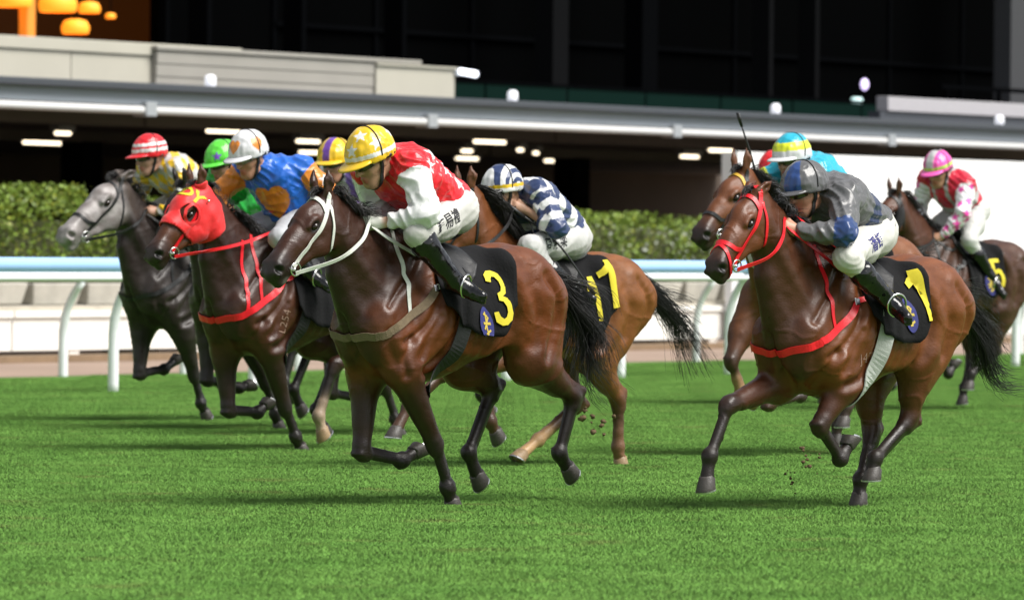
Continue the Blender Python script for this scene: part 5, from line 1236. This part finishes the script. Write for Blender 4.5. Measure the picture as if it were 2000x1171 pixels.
RED, YEL, NAVY, WHT, ORG, BLU, SIL, GRY = (.66, .012, .022), (.72, .46, .015), (.022, .040, .115), (.68, .68, .68), (.66, .215, .02), (.012, .115, .52), (.60, .60, .62), (.105, .105, .11)
def silk_C(c):
    V, N = c['V'], c['N']; C = np.tile(RED, (len(V), 1)); sl = c['sl']; C[sl] = WHT
    for t, a, r in ((1.0, 34, .064), (.66, 30, .066), (.32, 26, .064), (.06, -22, .056), (1.0, 146, .064), (.66, 150, .066), (.32, 154, .064), (1.0, -24, .056), (1.12, 4, .05)):
        n = c['up']*math.sin(math.radians(a))+c['lat']*math.cos(math.radians(a)); p = c['pel']+(c['chs']-c['pel'])*t+n*.14; C[instar(V, N, p, n, r, c['a']) & ~sl] = WHT
    return C
def cap_C(L, az):
    C = np.tile(YEL, (len(L), 1)); C[L[:, 2] < .055-.10*np.clip(-L[:, 0], -.1, .1)-.0] = YEL; b = (L[:, 2] > .034+.06*L[:, 0]) & (L[:, 2] < .056+.06*L[:, 0]); C[b] = WHT
    N = unit(L[0]); n_ = L/np.linalg.norm(L-[0, 0, .02], axis=1)[:, None]
    for d in ((.15, .9, .5), (.95, .15, .45), (.15, -.9, .5), (-.8, .3, .5), (.45, .35, .95)): C[instar(L, n_, np.array([0, 0, .04])+.11*unit(d), d, .040)] = WHT
    return C
def silk_B(c):
    V, N = c['V'], c['N']; C = np.tile(BLU, (len(V), 1)); sl = c['sl']; C[sl] = ORG; s = sleeve_s(c); n = unit([.80, .22, -.52])
    C[inheart(V, c['chs']*.62+c['pel']*.38+[.10, .055, -.085], n, .128, (0, 0, 1)) & ~sl & (N @ n > 0)] = ORG
    C[inheart(V, c['chs']*.5+c['pel']*.5+c['up']*.13, c['up'], .14, c['a']) & ~sl & (N @ c['up'] > 0)] = ORG
    for s_ in 'LR':
        j = c['j']; sg = 1 if s_ == 'L' else -1
        for t in (.55,):
            for n in ((.2, sg, .5), (-.3, sg*.3, -.6)):
                p = j['S'+s_]*(1-t)+j['E'+s_]*t+unit(n)*.075; C[instar(V, N, p, n, .052, unit(j['E'+s_]-j['S'+s_])) & sl] = WHT
                p = j['E'+s_]*(1-t)+j['W'+s_]*t+unit(n)*.06; C[instar(V, N, p, n, .046, unit(j['W'+s_]-j['E'+s_])) & sl] = WHT
    return C
def cap_B(L, az):
    C = np.tile(SIL, (len(L), 1)); n_ = np.array([0, 0, .03])
    for d in ((.92, .0, .50), (.10, .92, .5), (.1, -.92, .5), (-.9, 0, .5)): C[inheart(L, n_+.112*unit(d), d, .042, (0, 0, 1)) & ((L-n_) @ unit(d) > .02)] = ORG
    return C
def silk_A(c):
    V = c['V']; C = np.tile((.46, .45, .44), (len(V), 1)); a, l = c['a'], c['lat']; u = (V-c['pel']) @ a; v = (V-c['pel']) @ l+(V-c['pel']) @ c['up']*.9
    m = (np.sin((u+v)*math.pi/.11) > 0) ^ (np.sin((u-v)*math.pi/.11) > 0); C[m] = YEL; return C
def cap_A(L, az): C = np.tile(RED, (len(L), 1)); z = L[:, 2]; C[((z > .046) & (z < .072)) | ((z > .088) & (z < .112))] = WHT; return C
def silk_D(c):
    V = c['V']; C = np.tile(WHT, (len(V), 1)); u = (V-c['pel']) @ c['a']; C[(np.mod(u+.02, .158) > .078) & ~c['sl']] = NAVY
    s = sleeve_s(c); C[c['sl'] & (np.mod(s+.35*np.abs(V[:, 1]*2-.4), .42) > .20)] = NAVY; C[c['cl']] = NAVY; return C
def cap_D(L, az):
    r = np.hypot(L[:, 0]+.045, (L[:, 2]-.035)); C = np.tile(WHT, (len(L), 1)); C[np.mod(r+.004, .056) > .028] = NAVY; zz = L[:, 2]-.08*L[:, 0]; C[zz < .052] = YEL; C[zz < .030] = WHT; return C
def silk_E(c):
    V = c['V']; C = np.tile(GRY, (len(V), 1)); u = ((V-c['pel']) @ c['a'])/np.linalg.norm(c['chs']-c['pel']); v = (V-c['chs']) @ c['up']
    C[(u > .42) & (u < .66) & ~c['sl']] = (.012, .022, .07); s = sleeve_s(c); C[c['sl'] & (s > .78) & (s < 1.22)] = (.018, .045, .15); return C
def cap_E(L, az): C = np.tile((.10, .10, .105), (len(L), 1)); C[np.abs(np.mod(az-.25+math.pi/4, math.pi)-math.pi/4) < .38] = (.02, .055, .19); return C
TUR = (.015, .36, .50)
def silk_F(c): C = np.tile(TUR, (len(c['V']), 1)); s = sleeve_s(c); C[c['sl'] & (s > .45) & (s < .7)] = (.62, .68, .04); return C
def cap_F(L, az): C = np.tile(TUR, (len(L), 1)); z = L[:, 2]; C[z < .125] = (.68, .74, .03); C[z < .072] = SIL; return C
def silk_Z(c): return np.tile((.02, .38, .05), (len(c['V']), 1))
def cap_Z(L, az):
    C = np.tile((.10, .60, .05), (len(L), 1)); n = np.array([0, 0, .03])
    for d in ((.8, .5, .35), (.1, -1, .4)): C[instar(L, (L-n)/np.linalg.norm(L-n, axis=1)[:, None], n+.11*unit(d), d, .036)] = (.20, .06, .55)
    return C
def silk_Y(c):
    V = c['V']; C = np.tile((.62, .62, .65), (len(V), 1)); s = sleeve_s(c); u = (V-c['pel']) @ c['a']; C[c['sl'] & (s < .95)] = YEL; C[c['sl'] & (np.mod(s, .5) > .36)] = (.26, .15, .50); C[~c['sl'] & (np.abs(V[:, 1]) > .085) & (np.abs(V[:, 1]) < .13)] = (.22, .13, .46); return C
def cap_Y(L, az): C = np.tile(YEL, (len(L), 1)); C[np.abs(L[:, 1]) < .026] = (.14, .05, .32); return C
def silk_I(c):
    V, N = c['V'], c['N']; C = np.tile((.52, .010, .035), (len(V), 1)); sl = c['sl']; y = np.abs(V[:, 1]); C[~sl & (y > .055) & (y < .095)] = (.40, .38, .38); C[sl] = (.74, .74, .76); j = c['j']
    u = (V-c['pel']) @ c['a']; C[~sl & (u > .06) & (u < .13)] = (.42, .40, .40)
    for s_ in 'LR':
        sg = 1 if s_ == 'L' else -1
        for t in (.25, .75):
            for k, n in enumerate(((.2, sg, .2), (.9, sg*.2, .3), (.1, sg*.5, -.8))):
                for a, b in (('S', 'E'), ('E', 'W')): p = j[a+s_]*(1-t)+j[b+s_]*t+unit(n)*.068+unit(j[b+s_]-j[a+s_])*.04*(k-1); C[instar(V, N, p, n, .046, unit(j[b+s_]-j[a+s_])) & sl] = (.78, .06, .38)
    return C
def cap_I(L, az): C = np.tile((.80, .10, .42), (len(L), 1)); C[np.abs(L[:, 1]) < .034] = (.46, .45, .46); C[(L[:, 2] < .064) & (L[:, 2] > .040)] = (.42, .68, .10); return C
def silk_G(c): return np.tile(RED, (len(c['V']), 1))
def cap_G(L, az): return np.tile(RED, (len(L), 1))
def grey_face(V, C, F, k):
    o = F(0, 0, 0); ax = unit(F(1, 0, 0)-o); up = unit(F(0, 1, 0)-o); u = ((V-o) @ ax)/k; v = ((V-o) @ up)/k
    w = np.clip((u-.03)/.10+v*1.2+.15, 0, 1)*np.clip((v+.21)/.08, 0, 1)*np.clip((u+.02)/.05, 0, 1); w = w*(.78+1.1*vnoise(V, 18, 3))*np.clip(1.25+v*3.2, .25, 1); w = np.clip(w, 0, 1)[:, None]
    return C*(1-w)+np.array([.30, .275, .27])*w
def foam(V, C, F, k):
    c = F(.535, -.125, .0); d = np.linalg.norm(V-c, axis=1)/k; w = (np.clip(1-d/.055, 0, 1)*(.6+1.6*vnoise(V, 40, 2)))[:, None].clip(0, .8); return C*(1-w)+np.array([.62, .58, .52])*w
DB = (.062, .0215, .0095)
CFG = {
 'C': dict(hlabel='dark bay racehorse in a white bridle carrying the yellow number 3 cloth', vox=.0100, jvox=.0065, near=1, boot=.2, pal=pal((.120, .033, .008), (.030, .0105, .0055), (.044, .0140, .0065), arm=(.024, .0088, .005), chest=(.022, .0085, .0055), gaskin=(.036, .0115, .006)), h=dict(dz=-.10, paint=foam, xs=.84),  # dark bay front, with some of its shade put into the coat colours
   bridle='strap_white', nose=False, reinc='strap_white', breast='strap_tan', breast2='strap_white', cloth=(-.02, -.64, .60), digits=(('3', -.49, .33, 1.25, .315, .115, .06), ('3', -.50, -.33, 1.225, .315, .115, .06)), crest=((-.35, .33, 1.10),), girth='strap_black', nh=560, nt=1150, ts=.075,
   rider=dict(label='jockey in red jacket with white stars and white sleeves wearing a yellow cap', silk=silk_C, cap=cap_C, peak=YEL, face=(-8, -24, 0), glove=(.55, .55, .50), name='鍾易禮', nsize=.085, npos=.50, jv=.0068, cv=.0058, skin=(.45, .245, .155), boottop=.20, sleeve=.055, breech=(.50, .49, .465))),
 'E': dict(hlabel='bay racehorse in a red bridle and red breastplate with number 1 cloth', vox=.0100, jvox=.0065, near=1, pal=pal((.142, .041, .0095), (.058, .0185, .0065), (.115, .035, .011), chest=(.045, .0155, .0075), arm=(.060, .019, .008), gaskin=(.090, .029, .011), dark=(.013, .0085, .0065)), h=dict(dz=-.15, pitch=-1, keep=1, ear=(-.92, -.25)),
   bridle='strap_red', grackle=1, breast='strap_red', bw=.042, girth='strap_grey', gw=.09, cloth=(-.06, -.62, .57), digits=(('1', -.56, .33, 1.33, .30, .13, .05), ('1', -.56, -.33, 1.33, .30, .13, .05)), crest=((-.42, .33, 1.22),), brand=('J421', (-.07, .3, 1.00), .12, .075), nh=420, nt=760, ts=.06,
   rider=dict(hz=.97, label='jockey in grey jacket with navy bands and grey cap crouching over red reins', silk=silk_E, cap=cap_E, peak=(.09, .09, .095), face=(-8, -14, 0), boottop=.40, name='潘頓', ink='ink_blue', nsize=.085, npos=.60, jv=.0072, cv=.0058, skin=(.46, .23, .15), breech=(.52, .51, .475))),
 'B': dict(hlabel='dark bay racehorse wearing a bright red hood and red breastplate', vox=.0115, jvox=.007, near=1, pal=pal((.062, .020, .0085), (.026, .0095, .006), (.085, .029, .012), chest=(.022, .009, .006)), h=dict(dz=-.12, ikLH=1, sock=dict(LH=(.46, .34, .24))), legs='C',
   bridle='strap_red', nose=False, hood=1, breast='strap_red', breast3=1, cloth=(-.08, -.62, .66), digits=(), brand=('L254', (.02, .3, 1.02), 1.35, .085), nh=480,
   rider=dict(label='jockey in blue jacket with orange hearts and orange sleeves wearing a silver cap', silk=silk_B, cap=cap_B, peak=SIL, face=(4, -18, 0), jv=.0072, cv=.0058, lens='lens_clear', skin=(.45, .23, .15), breech=(.36, .37, .39), sleeve=.02)),
 'A': dict(hlabel='dark grey racehorse with a pale grey face galloping nearest the rail', vox=.013, jvox=.008, near=1, pal=pal((.030, .022, .019), (.026, .018, .016), (.075, .058, .05), muzzle=(.12, .105, .10), dark=(.012, .010, .010)), h=dict(dz=-.04, paint=grey_face, ear=(-.95, -.18)), legs='C', bridle='strap_black', breast='strap_black', bw=.035, digits=(),
   rider=dict(label='jockey in yellow and grey checked jacket wearing a red and white hooped cap', silk=silk_A, cap=cap_A, peak=RED, face=(-8, -8, 0), skin=(.48, .27, .19))),
 'D': dict(hlabel='chestnut bay racehorse with number 11 cloth and a tan hind sock', vox=.0115, jvox=.007, near=1, pal=pal((.175, .060, .0145), (.13, .043, .013), (.12, .04, .015), dark=(.055, .026, .014), gaskin=(.15, .056, .018)), ml=2.3, nh=760, h=dict(dz=-.15, sock=dict(RH=(.50, .31, .15), LH=(.20, .10, .05))), legs='C', bridle='strap_black', breast=None, cloth=(-.12, -.68, .62),
   digits=(('1', -.48, .33, 1.25, .30, .13, .05), ('1', -.625, .33, 1.34, .32, .14, .05)), crest=((-.36, .33, 1.18),), nt=700, ts=.07,
   rider=dict(hz=1.0, label='jockey in navy and white hooped jacket crouching with a whip by the chin', silk=silk_D, cap=cap_D, peak=(.02, .02, .025), face=(-6, -12, 0), boottop=.6, name='周俊樂', nsize=.085, npos=.42, jv=.0072, cv=.0058, skin=(.46, .26, .17), sleeve=.17, breech=(.47, .465, .46), whip=(['ML', (-.04, .30, 1.46), (-.22, .40, 1.20)], 'black whip held by the jockey in navy and white hoops'))),
 'F': dict(hlabel='bay racehorse with a yellow browband behind the red bridled horse', vox=.013, jvox=.008, near=1, pal=pal((.16, .055, .018), (.12, .04, .014), (.125, .042, .015), dark=(.03, .018, .012)), h=dict(dz=.0, sock=dict(RF=(.45, .27, .13))), legs='E', bridle='strap_black', browband='strap_yellow', breast=None, digits=(),
   rider=dict(label='jockey in turquoise jacket wearing a turquoise, yellow and silver cap', silk=silk_F, cap=cap_F, peak=SIL, face=(5, -8, 0), whip=(['MR', (.42, -.12, 2.05), (.50, -.14, 2.26)], 'black whip held upright by the jockey in turquoise'))),
 'I': dict(hlabel='dark brown racehorse with black cheek rolls and number 5 cloth at far right', vox=.013, jvox=.008, near=1, pal=pal((.060, .024, .013), (.060, .022, .011), (.07, .025, .012)), h=dict(dz=-.02), legs='E', bridle='strap_black', cheekroll=1, breast='strap_black', bw=.035, cloth=(-.10, -.62, .60), digits=(('5', -.50, .33, 1.24, .28, .14, .06),), crest=((-.36, .33, 1.14),),
   rider=dict(label='jockey in crimson jacket with pink starred sleeves and a pink cap', silk=silk_I, cap=cap_I, peak=(.80, .10, .42), face=(8, -20, 0), skin=(.45, .24, .15), capk=.97)),
 'Y': dict(hlabel='dark racehorse mostly hidden behind the horse with the number 3 cloth', vox=.017, jvox=.009, pal=pal((.045, .02, .012)), h=dict(dz=-.06), legs='C', digits=(), nh=200, nt=260,
   rider=dict(label='jockey in silver, purple and yellow jacket wearing a yellow cap with purple stripe', silk=silk_Y, cap=cap_Y, peak=YEL, face=(18, -10, 0))),
 'Z': dict(hlabel='black racehorse with a white and blue browband behind the red hooded horse', vox=.015, jvox=.009, pal=pal((.02, .012, .009)), h=dict(dz=-.06, hs=1.0), legs='C', browband='strap_white', digits=(), nh=260, nt=260,
   rider=dict(label='jockey in green jacket wearing a bright green cap with a purple star', silk=silk_Z, cap=cap_Z, peak=(.10, .60, .05), face=(0, -14, 0))),
 'G': dict(hlabel='dark racehorse hidden behind the turquoise rider carrying the red capped jockey', vox=.017, jvox=.009, pal=pal((.05, .02, .012)), h=dict(dz=-.05), legs='C', digits=(), nh=160, nt=200,
   rider=dict(label='jockey in red cap mostly hidden behind the turquoise rider', silk=silk_G, cap=cap_G, peak=RED, face=(-10, -10, 0))),
}
for key in (ONLY if 'ONLY' in globals() else CFG): build_pair(key, CFG[key])
# clods of turf thrown up by the hooves
def clod(px, py, pz, r, label):
    g = np.random.default_rng(int(abs(px*100)+abs(py*10))); root = thing('turf_clod', label, 'clod', 'clods of turf in the air', (px, py, pz))
    for k in range(11):
        c = g.normal(size=3)*r*(1.0, .8, 1.3); a = r*g.uniform(.08, .34); V = []
        for i in range(5):
            for m in range(8): q = math.pi*i/4; t = m*math.pi/4; V.append(c+a*np.array([math.sin(q)*math.cos(t), math.sin(q)*math.sin(t), math.cos(q)])*g.uniform(.45, 1.35)*np.array((1.5, 1, 1)))
        mesh('lump', V, [(i*8+m, i*8+(m+1) % 8, (i+1)*8+(m+1) % 8, (i+1)*8+m) for i in range(4) for m in range(8)], MUD, root)
MUD = mat('wet_mud', (.10, .065, .03), .9, var=.3, vscale=30)
for c in CLODS: clod(*c)
